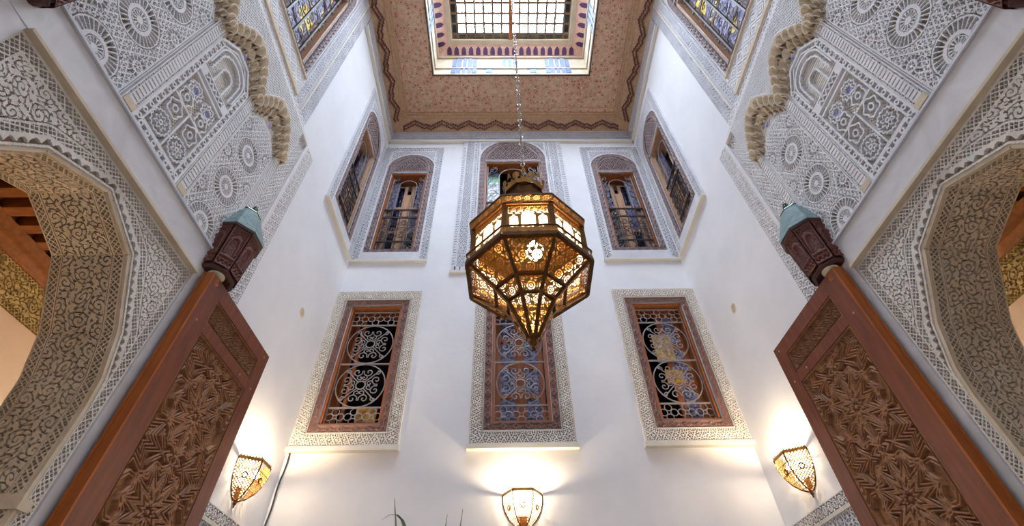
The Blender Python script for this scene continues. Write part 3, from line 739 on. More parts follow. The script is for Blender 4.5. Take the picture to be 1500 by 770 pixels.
    for sx in (-1, 1): box('stained_pane', sx*(cw_+.005), sx*(iw-.03), .12, .126, z1-.75, z1-.05, PANE_BLUE, win)
    return win
window_upper(4, (-1.5625, 4.0, 5.583), 0, 'arched upper window with stucco surround on the left of the back wall')
window_upper(5, (.008, 4.0, 5.50), 0, 'tall arched upper centre window with green and purple panes above the lantern', 'centre',
             dict(ow=.56, oh=2.88, band=.03, wo=.515, wb=.20, spring=2.36, rise=.555, iw=.43, z0=.30, z1=2.30))
window_upper(6, (1.5725, 4.0, 5.583), 0, 'arched upper window with stucco surround on the right of the back wall')
window_upper(7, (LX, 3.44, 5.56), PI/2, 'arched window high on the left wall next to the back corner', 'wall')
window_upper(8, (-LX, 3.44, 5.56), -PI/2, 'arched window high on the right wall next to the back corner', 'wall')
BIG = dict(ow=.53, oh=2.70, band=.02, wo=.52, wb=.02, spring=2.12, rise=.50, iw=.44, z0=.10, z1=2.0)
window_upper(9, (LX, YC, 5.86), PI/2, 'large arched window with yellow and lilac leaded glass high on the left wall', 'big', BIG)
window_upper(10, (-LX, YC, 5.86), -PI/2, 'large arched window with yellow and lilac leaded glass high on the right wall', 'big', BIG)

# tall carved panel framing the centre upper window
pn = empty('stucco_panel', (0, 0, 0)); tag(pn, 'tall pale carved stucco panel around the upper centre window, partly behind the lantern', 'stucco panel', kind='structure')
for sx in (-1, 1):
    def hf(U, V, sx=sx):
        t = (sx*U-.555)/.235
        h = p_flower(U, V, .06, 6)
        h = np.where(t > .80, p_rope(V, t, .05, .05), h); h = np.where((t > .72) & (t < .8), 1, h)
        h = np.where(t < .16, p_rope(V, t, .05, .05), h); h = np.where((t > .16) & (t < .24), 1, h)
        h = np.where(V < 5.46, p_rope(U, t, .05, .05), h); return h
    a, b = sorted((sx*.568+.008, sx*.79+.008))
    cut('carved_band', a, b, 5.40, 8.38, .0065, hf, .030, tf_back, STUCCOG, pn, ground=G_GREY)
MB().box(-.80, .81, 3.965, 4.0, 5.365, 5.398).build('base_moulding', SILL, pn)
MB().box(-.552, .568, 3.985, 4.0, 5.40, 5.50).build('lower_field', STUCCOG, pn)

# ------------------------------------------------------------------ side wall: over-door stucco composition
def app(Y, Z, prot):
    k = 1-prot/1.896; return Y*k, 1.5+(Z-1.5)*k
od = empty('overdoor_stucco', (0, 0, 0)); tag(od, 'large carved stucco composition with three panels over the left doorway', 'stucco panel', kind='structure')
Z0P = 3.70
def six_top(U, V, cy, hw, zs, zt):
    """panel outline: straight sides, chamfered top"""
    a = np.abs(U-cy); top = np.where(a < hw*.38, zt, zt-(zt-zs)*(a-hw*.38)/(hw*.62)); return (a < hw) & (V < top)
def dist_six(U, V, cy, hw, zs, zt):
    a = np.abs(U-cy); s1 = hw-a; s2 = V-Z0P
    nx, nz = (zt-zs), hw*.62; L = math.hypot(nx, nz); s3 = ((zt-V)*nz-(a-hw*.38)*nx)/L; s4 = zt-V
    return np.minimum(np.minimum(s1, s2), np.minimum(s3, s4))
def h_rosette_panel(cy):
    def hf(U, V):
        h = p_flower(U-cy, V-3.72, .062, 8)
        cs = [(cy, 3.735), (cy, 4.115), (cy, 4.50)]
        for (a, b) in [(cy+sx*.165, z) for sx in (-1, 1) for z in (3.925, 4.308, 4.68)]:
            hh, mk = rosette(U, V, a, b, .062, 12); h = np.where(mk, hh*.9, h)
        for (a, b) in cs:
            hh, mk = rosette(U, V, a, b, .142, 28); h = np.where(mk, hh, h)
        d = dist_six(U, V, cy, .214, 4.78, 4.89)
        h = np.where(d < .018, 1, h); h = np.where((d > .006) & (d < .011), .3, h); return h
    return hf
def h_pierced(U, V):
    cy = YC; a = np.abs(U-cy)
    h = U*0.0
    def line(d, w=.0045, top=1.0):
        nonlocal h
        h = np.maximum(h, top*(1-ss(w, w+.004, d)))
    # borders of the window-like lattice
    d = dist_six(U, V, cy, .214, 4.78, 4.93)
    line(np.abs(d-.010), .005, 1); line(np.abs(d-.050), .003)
    # small crossing circles along the border
    s = np.mod(V, .06)-.03; line(np.abs(np.hypot(s, (a-.183))-.013), .0025)
    s = np.mod(U-cy, .06)-.03; line(np.abs(np.hypot(s, V-Z0P-.030)-.013), .0025)
    # two small rosettes with petals low down, centre line, horizontal rails
    for cx in (cy-.085, cy+.085):
        for z in (3.86,):
            r = np.hypot(U-cx, V-z); th = np.arctan2(V-z, U-cx)
            line(np.abs(r-.012), .003); line(np.abs(r-(.036+.009*np.cos(8*th))), .003); line(np.abs(r-(.070+.004*np.cos(16*th))), .0028)
        for z in (4.02, 4.16):
            r = np.hypot((U-cx)/1.0, (V-z)/1.2); th = np.arctan2(V-z, U-cx); line(np.abs(r-(.052+.006*np.cos(5*th+z*9))), .0028); line(np.abs(r-.018), .0025)
    line(np.abs(U-cy)+np.where((V > 3.76) & (V < 4.12), 0, 1), .005)
    for z in (3.76, 4.10, 4.36): line(np.abs(V-z)+np.where(a < .155, 0, 1), .005)
    # stars painted later sit in these medallions
    for cx in (cy-.075, cy+.075):
        r = np.hypot(U-cx, V-4.26); th = np.arctan2(V-4.26, U-cx); line(np.abs(r-(.058+.006*np.cos(10*th))), .003); line(np.abs(r-(.032+.006*np.cos(10*th))), .0035)
    # cartouche
    q = np.maximum(np.abs(U-cy)/.135, np.abs(V-4.44)/.032); line(np.abs(q-1)*.03, .004); line(np.abs(V-4.44-.012*np.sin((U-cy)*150))+np.where(a < .12, 0, 1), .006)
    # nested polylobed arches at the top
    for (w_, zt, nl) in ((.148, 4.85, 0), (.12, 4.80, 9), (.055, 4.68, 5)):
        r = np.hypot((U-cy)/w_, (np.maximum(V, zt-w_)-(zt-w_))/w_); th = np.arctan2(np.maximum(V-(zt-w_), 0), U-cy)
        if nl:
            lob = .06*np.abs(np.sin(nl*th)); side = np.where(V < zt-w_, .06*np.abs(np.sin(V*PI/.035)), lob)
        else: side = 0
        dd = np.abs(r-1+side)*w_; line(dd+np.where((V > 4.48) & (V > zt-w_-.16), 0, 1), .005)
    h = np.where(d < .006, .6, h)
    return h
for cy in (YC-.52, YC+.52):
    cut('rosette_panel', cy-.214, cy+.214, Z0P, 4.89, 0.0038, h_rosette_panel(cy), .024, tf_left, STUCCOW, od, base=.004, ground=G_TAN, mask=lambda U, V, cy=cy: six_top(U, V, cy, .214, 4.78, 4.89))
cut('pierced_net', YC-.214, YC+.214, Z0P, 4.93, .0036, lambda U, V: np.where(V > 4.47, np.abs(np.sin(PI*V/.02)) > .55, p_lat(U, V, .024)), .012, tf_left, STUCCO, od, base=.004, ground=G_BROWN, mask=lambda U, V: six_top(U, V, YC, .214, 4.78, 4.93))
cut('pierced_panel', YC-.214, YC+.214, Z0P, 4.93, .0038, h_pierced, .036, tf_left, STUCCOW, od, base=.003, mask=lambda U, V: six_top(U, V, YC, .214, 4.78, 4.93))
star = MB()
pts = [(r*math.cos(PI*k/5+.3), r*math.sin(PI*k/5+.3)) for k in range(10) for r in [(.026 if k % 2 == 0 else .013)]]
star.add([(.012, 0, 0)]+[(.0, a, b) for a, b in pts], [(0, i+1, (i+1) % 10+1) for i in range(10)])
stm = star.mesh('blue_star', BLUEP)
for a, b in ((YC-.075, 4.26), (YC+.075, 4.26), (YC, 4.965), (YC+.52, 4.93), (YC-.52, 4.93)): link('blue_star', stm, od, loc=(LX+.03, a, b))
# pilasters with fluted faces and little caps
def h_pil(U0, w_):
    def hf(U, V):
        t = (U-U0)/w_; h = ss(.15, .45, np.abs(np.sin(PI*V/.030)))
        h = np.where((t < .22)|(t > .78), 1, h); h = np.where((np.abs(t-.12) < .04)|(np.abs(t-.88) < .04), np.where(np.abs(np.sin(PI*V/.014)) > .5, .25, 1), h)
        return np.where((V < Z0P+.05), .9, h)
    return hf
for c in (YC-.26, YC+.26, YC-.775, YC+.775):
    cut('fluted_pilaster', c-.043, c+.043, Z0P, 4.84, .005, h_pil(c-.043, .086), .014, tf_left, STUCCOW, od, base=.028, ground=G_LIGHT)
    MB().box(LX, LX+.0285, c-.043, c+.043, Z0P, 4.84).build('pilaster_core', STUCCOW, od)
    MB().box(LX, LX+.052, c-.038, c+.038, Z0P+.0, Z0P+.045).build('pilaster_foot', TAN, od)
# field behind the muqarnas: striped ground between panel tops and cells, fine net above
def muq_line(Y, kind):
    a = np.abs(np.mod(Y-YC+.26, .52)-.26)
    if kind == 'out': xp = [0, .07, .13, .20, .245, .26]; zp = [5.22, 5.215, 5.15, 5.03, 4.93, 4.90]
    else: xp = [0, .07, .13, .20, .245, .26]; zp = [5.07, 5.06, 5.0, 4.90, 4.82, 4.80]
    return np.interp(a, xp, zp)
def h_ground(U, V): return ss(.3, .6, np.abs(np.sin(PI*V/.02)))*.9
cut('striped_ground', YC-.80, YC+.80, 4.74, 5.16, .0055, h_ground, .010, tf_left, STUCCO, od, base=.001, ground=G_TAN, mask=lambda U, V: V < muq_line(U, 'out')-.02)
def h_net(U, V): return np.maximum(p_lattice(U*1.0, V*1.3, .036), 1-ss(.012, .017, np.abs(V-muq_line(U, 'out')-.03)))
cut('net_field', YC-.82, YC+.82, 4.82, 5.40, .0050, h_net, .018, tf_left, STUCCOW, od, base=.05, ground=G_LIGHT, gstep=.01, mask=lambda U, V: (V > muq_line(U, 'out')))
# outer bands (right and left of the panels, then across the top)
def band_rect(name, u0, u1, v0, v1, hf, depth, mat, step=.0055, base=.004): cut(name, u0, u1, v0, v1, step, hf, depth, tf_left, mat, od, base=base, ground=G_GREY if mat is STUCCOG else G_LIGHT, gstep=.05)
for s in (-1, 1):
    def B(a, b): return sorted((YC+s*a, YC+s*b))
    a, b = B(.82, .97); band_rect('carved_strip', a, b, Z0P, 5.40, lambda U, V: p_flower(U, V, .062, 5), .024, STUCCOW)
    a, b = B(.97, 1.005); MB().box(LX, LX+.045, a, b, Z0P, 5.44).build('plain_moulding', STUCCOW, od)
    a, b = B(1.005, 1.17)
    def hb(U, V, a=a): return p_strip(V, (U-a)/.165, .165, .07, 6)
    band_rect('outer_band', a, b, 3.30, 5.46, hb, .03, STUCCOW, .005)
# horizontal moulding above the net, then the chevron band under the big window
MB().box(LX, LX+.06, YC-.97, YC+.97, 5.40, 5.445).build('plain_moulding', STUCCOW, od)
band_rect('beaded_band', YC-.83, YC+.83, 5.45, 5.56, lambda U, V: p_chain(U, (V-5.45)/.11, .11, .06), .03, STUCCOW)
band_rect('chevron_band', YC-.55, YC+.55, 5.60, 5.85, lambda U, V: p_weave(U, (V-5.60)/.25, .25, .06), .03, STUCCOW)
MB().box(LX, LX+.05, YC-.55, YC+.55, 5.56, 5.60).build('plain_moulding', MUQ, od); MB().box(LX, LX+.055, YC-.53, YC+.53, 5.85, 5.862).build('sill_moulding', MUQ, od)
for s in (-1, 1):
    a, b = sorted((YC+s*.54, YC+s*.68)); band_rect('side_band', a, b, 5.56, 8.70, lambda U, V, a=a: p_strip(V, (U-a)/.14, .14, .06, 4), .026, STUCCOG, .007)
    a, b = sorted((YC+s*.68, YC+s*.70)); MB().box(LX, LX+.04, a, b, 5.56, 8.70).build('plain_moulding', SILL, od)
    a, b = sorted((YC+s*.70, YC+s*.84)); band_rect('chain_band', a, b, 5.56, 8.70, lambda U, V, a=a: p_flower(V, U-a, .055, 6), .026, STUCCOG, .007)

# muqarnas arcade: tiers of hollow cells that step outward and upward
mq = empty('muqarnas_arcade', (0, 0, 0)); tag(mq, 'ochre three-lobed honeycomb plaster arcade above the left doorway panels', 'muqarnas arcade', kind='structure')
def cell_mesh(w_, h, d):
    """concave niche cell with a pointed top: opening to the room (+x)"""
    b = MB(); n = 6; v = []; f = []
    for j in range(4):                        # rings from the back (deep) to the rim
        t = j/3
        for i in range(n+1):
            a = PI*i/n; y = math.cos(a)*w_/2*(.25+.75*t); z = math.sin(a)**.8*h*(.30+.70*t); v.append((d*t**.7, y, z-.0))
    for j in range(3):
        for i in range(n): f.append((j*(n+1)+i, j*(n+1)+i+1, (j+1)*(n+1)+i+1, (j+1)*(n+1)+i))
    b.add(v, f)
    # rim with flat face and pendant foot
    rim = [(d, math.cos(PI*i/n)*w_/2, math.sin(PI*i/n)**.8*h) for i in range(n+1)]; out = [(d, math.cos(PI*i/n)*w_*.56, math.sin(PI*i/n)**.8*h+.010) for i in range(n+1)]; bk = [(0, y, z) for _, y, z in out]
    b.add(rim+out+bk, [(i, i+1, n+2+i, n+1+i) for i in range(n)]+[(n+1+i, n+2+i, 2*n+3+i, 2*n+2+i) for i in range(n)])
    for s in (-1, 1): b.add([(0, s*w_*.56, 0), (d, s*w_*.56, 0), (d, s*w_*.44, 0), (0, s*w_*.44, -.0), (d*.3, s*w_*.5, -h*.35)], [(0, 1, 2, 3), (0, 4, 1), (1, 4, 2), (2, 4, 3), (3, 4, 0)])
    return b.mesh('cell', MUQ)
for ti, (pos, wc, hc, d0, dd, ph) in enumerate(((-.02, .066, .078, .002, .046, 0), (.62, .074, .084, .036, .052, .5))):
    cm = cell_mesh(wc, hc, dd)
    arc = np.linspace(YC-.78, YC+.78, 1600)
    zl = muq_line(arc, 'in')*(1-pos)+muq_line(arc, 'out')*pos-.045
    L = np.concatenate([[0], np.cumsum(np.hypot(np.diff(arc), np.diff(zl)))])
    s = ph*wc*1.12+.02
    while s < L[-1]:
        y = float(np.interp(s, L, arc)); z = float(np.interp(s, L, zl))
        link('cell', cm, mq, loc=(LX+d0, y, z)); s += wc*1.10
# solid ochre backing strip behind the cells
def back_strip():
    ys_ = np.linspace(YC-.80, YC+.80, 121); v = []; f = []
    for y in ys_:
        zi = float(muq_line(np.array(y), 'in'))-.045; zo = float(muq_line(np.array(y), 'out'))+.01
        v += [(LX+.006, y, zi), (LX+.022, y, (zi+zo)/2-.01), (LX+.07, y, zo-.01), (LX+.075, y, zo+.012), (LX+.03, y, zo+.012)]
    for i in range(120):
        for k in range(4): f.append((i*5+k, i*5+k+1, (i+1)*5+k+1, (i+1)*5+k))
    MB().add(v, f).build('coved_backing', MUQ, mq)
back_strip()
tag(mirror(od, 'large carved stucco composition with three panels over the right doorway'))
mirror(mq, 'ochre three-lobed honeycomb plaster arcade above the right doorway panels')

# ------------------------------------------------------------------ marble surround of the doorway
ms = empty('marble_door_surround', (0, 0, 0)); tag(ms, 'white marble lintel and jambs framing the left archway', 'door surround', kind='structure')
MB().box(LX, LX+.035, YC-.82, YC+.82, 3.475, 3.68).build('lintel', MARBLE, ms)
for s in (-1, 1): MB().box(LX, LX+.033, *sorted((YC+s*.688, YC+s*.82)), 0, 3.475).build('jamb', MARBLE, ms)
MB().box(LX, LX+.05, YC-.82, YC+.82, 3.682, 3.696).build('lintel_bead', STUCCOG, ms)
mirror(ms, 'white marble lintel and jambs framing the right archway')

# ------------------------------------------------------------------ arch face and intrados
ar = empty('carved_archway', (0, 0, 0)); tag(ar, 'deep carved stucco archway opening to the warm room on the left', 'archway', kind='structure')
APTS = [(.63, 0), (.63, 2.55), (.61, 2.70), (.53, 2.91), (.305, 3.23), (.0, 3.36)]
PF = [(YC+a, z) for a, z in APTS]+[(YC-a, z) for a, z in APTS[::-1][1:]]
def arch_dist(U, V):
    """signed distance outside the polygonal arch (positive on the wall face)"""
    a = np.abs(U-YC); best = np.full(U.shape, 9.0); inside = np.zeros(U.shape, bool)
    P = APTS
    for (x0, z0), (x1, z1) in zip(P[:-1], P[1:]):
        dx, dz = x1-x0, z1-z0; L2 = dx*dx+dz*dz; t = np.clip(((a-x0)*dx+(V-z0)*dz)/L2, 0, 1)
        best = np.minimum(best, np.hypot(a-x0-t*dx, V-z0-t*dz))
    zz = [z for _, z in P]; xx = [x for x, _ in P]
    half = np.interp(V, zz, xx, left=.63, right=-1); inside = a < half
    return np.where(inside, -best, best)
def arch_s(U, V):
    return np.arctan2(V-2.55, U-YC)*.68*np.where(V > 2.55, 1, 0)+np.where(V > 2.55, 0, V)
FW = .685
def h_face(U, V):
    d = arch_dist(U, V); sl = arch_s(U, V)
    h = p_leaf(U, V, .10)
    h = np.where(d < .036, (d > .012+.020*np.abs(np.sin(PI*sl/.042)))|(d < .006), h)
    h = np.where((d >= .036) & (d < .048), 1.0, h); h = np.where((d >= .048) & (d < .085), p_lat(U, V, .026), h)
    h = np.where((d >= .085) & (d < .094), 1.0, h); h = np.where((d >= .094) & (d < .099), 0, h)
    e = np.minimum(FW-np.abs(U-YC), 3.455-V)
    h = np.where(e < .062, p_lat(U, V, .026), h); h = np.where((e < .008)|((e > .056) & (e < .066)), 1, h)
    return h
cut('arch_face', YC-FW, YC+FW, 1.6, 3.465, .0040, h_face, .019, tf_left, STUCCO, ar, base=.003, mask=lambda U, V: arch_dist(U, V) > -.004, ground=G_TAN, gstep=.006)
for s in (-1, 1): MB().box(LX, LX+.026, *sorted((YC+s*.63, YC+s*FW)), 0, 1.6).build('jamb_face', STUCCO, ar)
MB().box(LX, LX+.06, YC-FW, YC+FW, 3.462, 3.478).build('top_bead', TAN, ar)
# intrados strip
P = np.array([(y, z) for y, z in PF if z >= 1.0 or True]); seg = np.hypot(*np.diff(P, axis=0).T); SL = np.concatenate([[0], np.cumsum(seg)])
S0, S1 = 1.55, SL[-1]-1.55
Ysm = lambda s: np.interp(s, SL, P[:, 0]); Zsm = lambda s: np.interp(s, SL, P[:, 1])
def tf_intr(U, V, H):
    e = 1e-3
    ty = Ysm(U+e)-Ysm(U-e); tz = Zsm(U+e)-Zsm(U-e); L = np.hypot(ty, tz); ny, nz = -tz/L, ty/L       # inward normal
    return (LX-V, Ysm(U)+ny*H, Zsm(U)+nz*H)
def h_intr(U, V):
    """V = depth into the wall, 0 .. .36"""
    h = p_leaf(U, V-.18, .115, 1.0)
    e = np.minimum(V, .36-V)
    h = np.where(e < .055, p_lat(U, V, .026), h); h = np.where((e < .007)|((e > .048) & (e < .055))|((e > .060) & (e < .066)), 1, h)
    h = np.where((e > .055) & (e < .060), 0, h)
    return np.where(np.abs(U-2.17) < .02, 1, h)
cut('arch_intrados', S0, S1, 0, .36, .0038, h_intr, .022, tf_intr, TAN, ar, base=.004, ground=G_TAN)
# plain arris closing the front edge of the intrados
relief('arris', S0, S1, -.016, 0, .01, lambda U, V: U*0+1, .024, tf_intr, TAN, ar, skirt=False)
relief('arris_return', S0, S1, -.004, .024, .007, lambda U, V: U*0, 0, lambda U, V, H: tuple([LX+.016+0*U]+list(tf_intr(U, U*0, V)[1:])), TAN, ar, skirt=False)
for s in (-1, 1): MB().box(LX-.36, LX, *sorted((YC+s*.61, YC+s*.66)), 0, 1.56).build('jamb_lining', TAN, ar)
for s in (-1, 1): MB().box(LX-.36, LX+.03, *sorted((YC+s*.595, YC+s*.655)), 2.13, 2.17).build('impost_moulding', TAN, ar)
# plaster closing the back of the arch towards the side room
relief('rear_spandrel', YC-.68, YC+.68, 1.5, 3.45, .02, lambda U, V: U*0, 0, lambda U, V, H: (LX-.359+H, U, V), TAN, ar, skirt=False, mask=lambda U, V: arch_dist(U, V) > -.004)
mirror(ar, 'deep carved stucco archway opening to the dim room on the right')

# ------------------------------------------------------------------ dado strip with dark border beyond the doors
da = empty('carved_dado', (0, 0, 0)); tag(da, 'carved stucco dado with dark curled border below the left wall sconce', 'dado', kind='structure')
cut('border_band', 2.2, 3.98, 2.47, 2.56, .005, lambda U, V: p_vine(U, (V-2.47)/.09, .13, .14), .014, tf_left, STUCCOW, da, base=.004, ground=G_WOOD, gstep=.05)
cut('field', 2.2, 3.98, 1.9, 2.45, .006, lambda U, V: p_flower(U, V, .09, 8), .016, tf_left, STUCCOG, da, base=.004, ground=G_GREY, gstep=.05)
MB().box(LX, LX+.03, 2.2, 3.98, 2.45, 2.47).build('moulding', SILL, da); MB().box(LX, LX+.02, 2.2, 3.98, 0, 1.9).build('plain_field', STUCCOG, da)
mirror(da, 'carved stucco dado with dark curled border below the right wall sconce')

# ------------------------------------------------------------------ door leaf
door = empty('door_leaf', (-1.95, 2.08, 0)); tag(door, 'tall carved cedar door leaf folded back against the left wall', 'door')
DX, DY = -1.95, 2.08
def tf_door(U, V, H): return (.03+H, U-DY, V)
def DB(name, y0, y1, z0, z1, mat=DOORW, x0=-.03, x1=.03): return MB().box(x0, x1, y0-DY, y1-DY, z0, z1).build(name, mat, door)
DB('hinge_stile', 2.065, 2.20, .04, 3.515, x0=-.018); DB('free_stile', 2.84, 2.97, .04, 3.515)
b = MB().box(-.03, -.018, 2.045-DY, 2.20-DY, .04, 3.515); b.box(-.03, .0295, 2.05-DY, 2.065-DY, .04, 3.515); b.build('hinge_edge', DOORE, door)
DB('top_rail', 2.20, 2.84, 3.41, 3.515); DB('middle_rail', 2.20, 2.84, 3.175, 3.245); DB('lock_rail', 2.20, 2.84, 1.25, 1.40); DB('bottom_rail', 2.20, 2.84, .04, .25)
DB('lower_panel', 2.20, 2.84, .25, 1.25, DOORC, -.02, .01)
for (y0, y1, z0, z1) in ((2.20, 2.84, 1.40, 3.175), (2.20, 2.84, 3.245, 3.41)):
    for s, (a, b_) in enumerate(((y0, y0+.014), (y1-.014, y1))): DB('panel_bead', a, b_, z0, z1, DOORC, .0, .024)
    DB('panel_bead', y0+.014, y1-.014, z1-.014, z1, DOORC, .0, .024); DB('panel_bead', y0+.014, y1-.014, z0, z0+.014, DOORC, .0, .024)
def fold(U, V, cx, cy, n):
    r = np.hypot(U-cx, V-cy); th = np.arctan2(V-cy, U-cx); k = 2*PI/n; t = np.abs(np.mod(th+k/2, k)-k/2); return r*np.cos(t), r*np.sin(t), r
def strap(d, w=.0115):
    """raised strap with a groove down its middle"""
    h = 1-ss(w, w+.0035, np.abs(d)); return h*(1-.8*(1-ss(.0014, .0042, np.abs(d))))
def h_stars(U, V):
    h = np.full(U.shape, .05)
    PY, PZ, cy0, cz0 = .64, .51, 2.52, 2.81
    # twelve-fold stars on the centre line, eight-fold stars half way down on both edges
    cz = cz0+PZ*np.round((V-cz0)/PZ); cz8 = cz0+PZ*(np.floor((V-cz0)/PZ)+.5)
    r12 = np.hypot(U-cy0, V-cz)
    x, y, r = fold(U, V, cy0, cz, 12)
    a = .2618
    for (ang, c) in ((1.309, .024), (1.309, .050), (.98, .132), (.62, .185)):
        h = np.maximum(h, np.where(r < .235, strap(x*math.cos(ang)+y*math.sin(ang)-c), 0))
    h = np.maximum(h, np.where(r < .235, (1-ss(.004, .007, y))*(r > .15)*.9, 0))
    h = np.maximum(h, (1-ss(.012, .016, r)))
    for ey in (cy0-.32, cy0+.32):
        x8, y8, r8 = fold(U, V, ey, cz8, 8); m = (r8 < .215) & (r > .235)
        for (ang, c) in ((1.18, .036), (1.18, .068), (.85, .150)):
            h = np.maximum(h, np.where(m, strap(x8*math.cos(ang)+y8*math.sin(ang)-c), 0))
    x6, y6, r6 = fold(U, V, cy0, cz8, 6); m = (r6 < .10) & (r > .235)
    for (ang, c) in ((1.05, .022), (1.05, .045)): h = np.maximum(h, np.where(m, strap(x6*math.cos(ang)+y6*math.sin(ang)-c), 0))
    ground = .12*ss(.2, .5, np.abs(np.sin(90*U+30*V)*np.sin(90*V-30*U)))
    return np.maximum(h, ground)
relief('star_panel', 2.214, 2.826, 1.414, 3.161, .0035, h_stars, .030, tf_door, DOORC, door, base=-.042)
relief('arabesque_panel', 2.214, 2.826, 3.259, 3.396, .0035, lambda U, V: p_arab(U, V, 17, 1.3, 2.2), .024, tf_door, DOORC, door, base=-.036)
pegm = MB().lathe([(0, .004), (.007, .002), (.009, 0)], 8).mesh('peg', PALEW)
for y, z in ((2.12, 3.2), (2.905, 3.47), (2.72, 3.21), (2.905, 3.21), (2.12, 3.47)): link('peg', pegm, door, loc=(.031, y-DY, z), rot=(0, PI/2, 0))
MB().lathe([(.034, 0), (.034, .063), (.03, .068), (0, .068)], 14).build('pivot_post', DOORE, door, True, loc=(.0, 2.11-DY, 3.45))
door.name = 'door_leaf'
d2 = mirror(door, 'tall carved cedar door leaf folded back against the right wall')

# ------------------------------------------------------------------ hexagonal corbel with tiled cap above the door pivot
cb = empty('pivot_corbel', (LX, 2.15, 3.545)); tag(cb, 'carved wooden corbel with pale tiled cap above the left door leaf', 'corbel')
def octring(r, z, a0=-90, a1=90, n=4): return [(r*math.cos(math.radians(a0+(a1-a0)*i/n)), r*math.sin(math.radians(a0+(a1-a0)*i/n)), z) for i in range(n+1)]
def octpoly(r, z): return [(x*1.0+.0, y, z) for x, y, z in [(0, -r, z), (r*.72, -r, z), (r*1.22, -r*.42, z), (r*1.22, r*.42, z), (r*.72, r, z), (0, r, z)]]
def loft(secs, name, mat, parent, smooth=False, caps=True):
    b = MB(); n = len(secs[0]); v = [p for s in secs for p in s]; f = []
    for i in range(len(secs)-1):
        for j in range(n-1): f.append((i*n+j, i*n+j+1, (i+1)*n+j+1, (i+1)*n+j))
    if caps: f += [tuple(range(n))[::-1], tuple((len(secs)-1)*n+j for j in range(n))]
    b.add(v, f); return b.build(name, mat, parent, smooth)
loft([octpoly(.115, 0), octpoly(.13, .012), octpoly(.13, .02)], 'soffit_plate', DARKW, cb)
body = loft([octpoly(.126, .02), octpoly(.126, .095), octpoly(.130, .10), octpoly(.143, .345), octpoly(.165, .36), octpoly(.165, .375)], 'body', DARKW, cb)
# carved relief on each face
sec0, sec1 = octpoly(.128, 0), octpoly(.144, 0)
for j in range(5):
    p0 = np.array(sec0[j][:2]); p1 = np.array(sec0[j+1][:2]); q0 = np.array(sec1[j][:2]); q1 = np.array(sec1[j+1][:2]); Lf = float(np.hypot(*(p1-p0)))
    nrm = np.array([(p1-p0)[1], -(p1-p0)[0]])/Lf
    def tfc(U, V, H, p0=p0, p1=p1, q0=q0, q1=q1, nrm=nrm):
        t = (V-.03)/.32; a0 = p0[0]*(1-t)+q0[0]*t; a1 = p0[1]*(1-t)+q0[1]*t; b0 = p1[0]*(1-t)+q1[0]*t; b1 = p1[1]*(1-t)+q1[1]*t
        return (a0+(b0-a0)*U+nrm[0]*H, a1+(b1-a1)*U+nrm[1]*H, V)
    def hfc(U, V, Lf=Lf):
        x = (U-.5)*Lf; h = p_arab(x, V, 16, .8, 2.0)*.6
        # cusped niche outlined in a raised strap
        z = V-.12; r = np.hypot(x/(Lf*.30), np.maximum(z-.09, 0)/.08); th = np.arctan2(np.maximum(z-.09, 0)+1e-6, x)
        e = np.abs(np.where(z > .09, r-1+.14*np.abs(np.sin(3*th)), np.abs(x)/(Lf*.30)-1))*Lf*.3
        h = np.where((z > 0) & ((np.where(z > .09, r, np.abs(x)/(Lf*.30))) < .92), h*.35, h)
        h = np.maximum(h, np.where(z > 0, 1-ss(.004, .008, e), 0))
        h = np.where((V < .115) & (V > .10), 1, h); h = np.where(V < .095, np.maximum(1-ss(.004, .008, np.abs(V-.06-.018*np.sin(x*110))), 1-ss(.004, .008, np.abs(V-.06+.018*np.sin(x*110)))), h)
        h = np.where((V < .038)|(V > .34)|(np.minimum(U, 1-U)*Lf < .006), 1, h); return h
    nU = 44
    Ug, Vg = np.meshgrid(np.linspace(0, 1, nU), np.linspace(.03, .35, 82), indexing='ij')
    Hh = np.clip(hfc(Ug, Vg), 0, 1)*.014; PP = np.stack(tfc(Ug, Vg, Hh), -1).reshape(-1, 3); ix = np.arange(nU*82).reshape(nU, 82)
    link('carved_face', fast_mesh('carved_face', PP, np.stack([ix[:-1, :-1], ix[1:, :-1], ix[1:, 1:], ix[:-1, 1:]], -1).reshape(-1, 4), CORBW, True), cb)
# tile courses
for i in range(8):
    t = i/8; r0 = .168*(1-t)+.085*t; z0 = .375+.25*t
    loft([octpoly(r0, z0), octpoly(r0, z0+.020), octpoly(r0-.010, z0+.033)], 'tile_course', TILEB, cb)
loft([octpoly(.083, .628), octpoly(.087, .633), octpoly(.085, .643)], 'ridge_course', TILEG, cb)
MB().lathe([(0, .0), (.03, .0), (.034, .018), (.028, .035), (.014, .042), (.024, .052), (.026, .064), (.012, .078), (.018, .088), (.010, .102), (0, .108)], 12, (.045, 0, .640)).build('finial', TILEG, cb, True)
MB().lathe([(.052, .0), (.052, -.010), (.044, -.016), (.042, -.022), (.0, -.022)], 18, (.085, -.035, 0)).build('pivot_collar', CREAM, cb, True)
c2 = copy_tree(cb); c2.location = (LX, .45, 3.545); c2['label'] = 'carved wooden corbel cut by the upper left picture corner above the marble lintel'
mirror(cb, 'carved wooden corbel with pale tiled cap above the right door leaf')
mirror(c2, 'carved wooden corbel cut by the upper right picture corner above the marble lintel')
for o in SC.objects:
    if o.name.startswith('pivot_corbel'): o['group'] = 'corbels holding the door pivots'

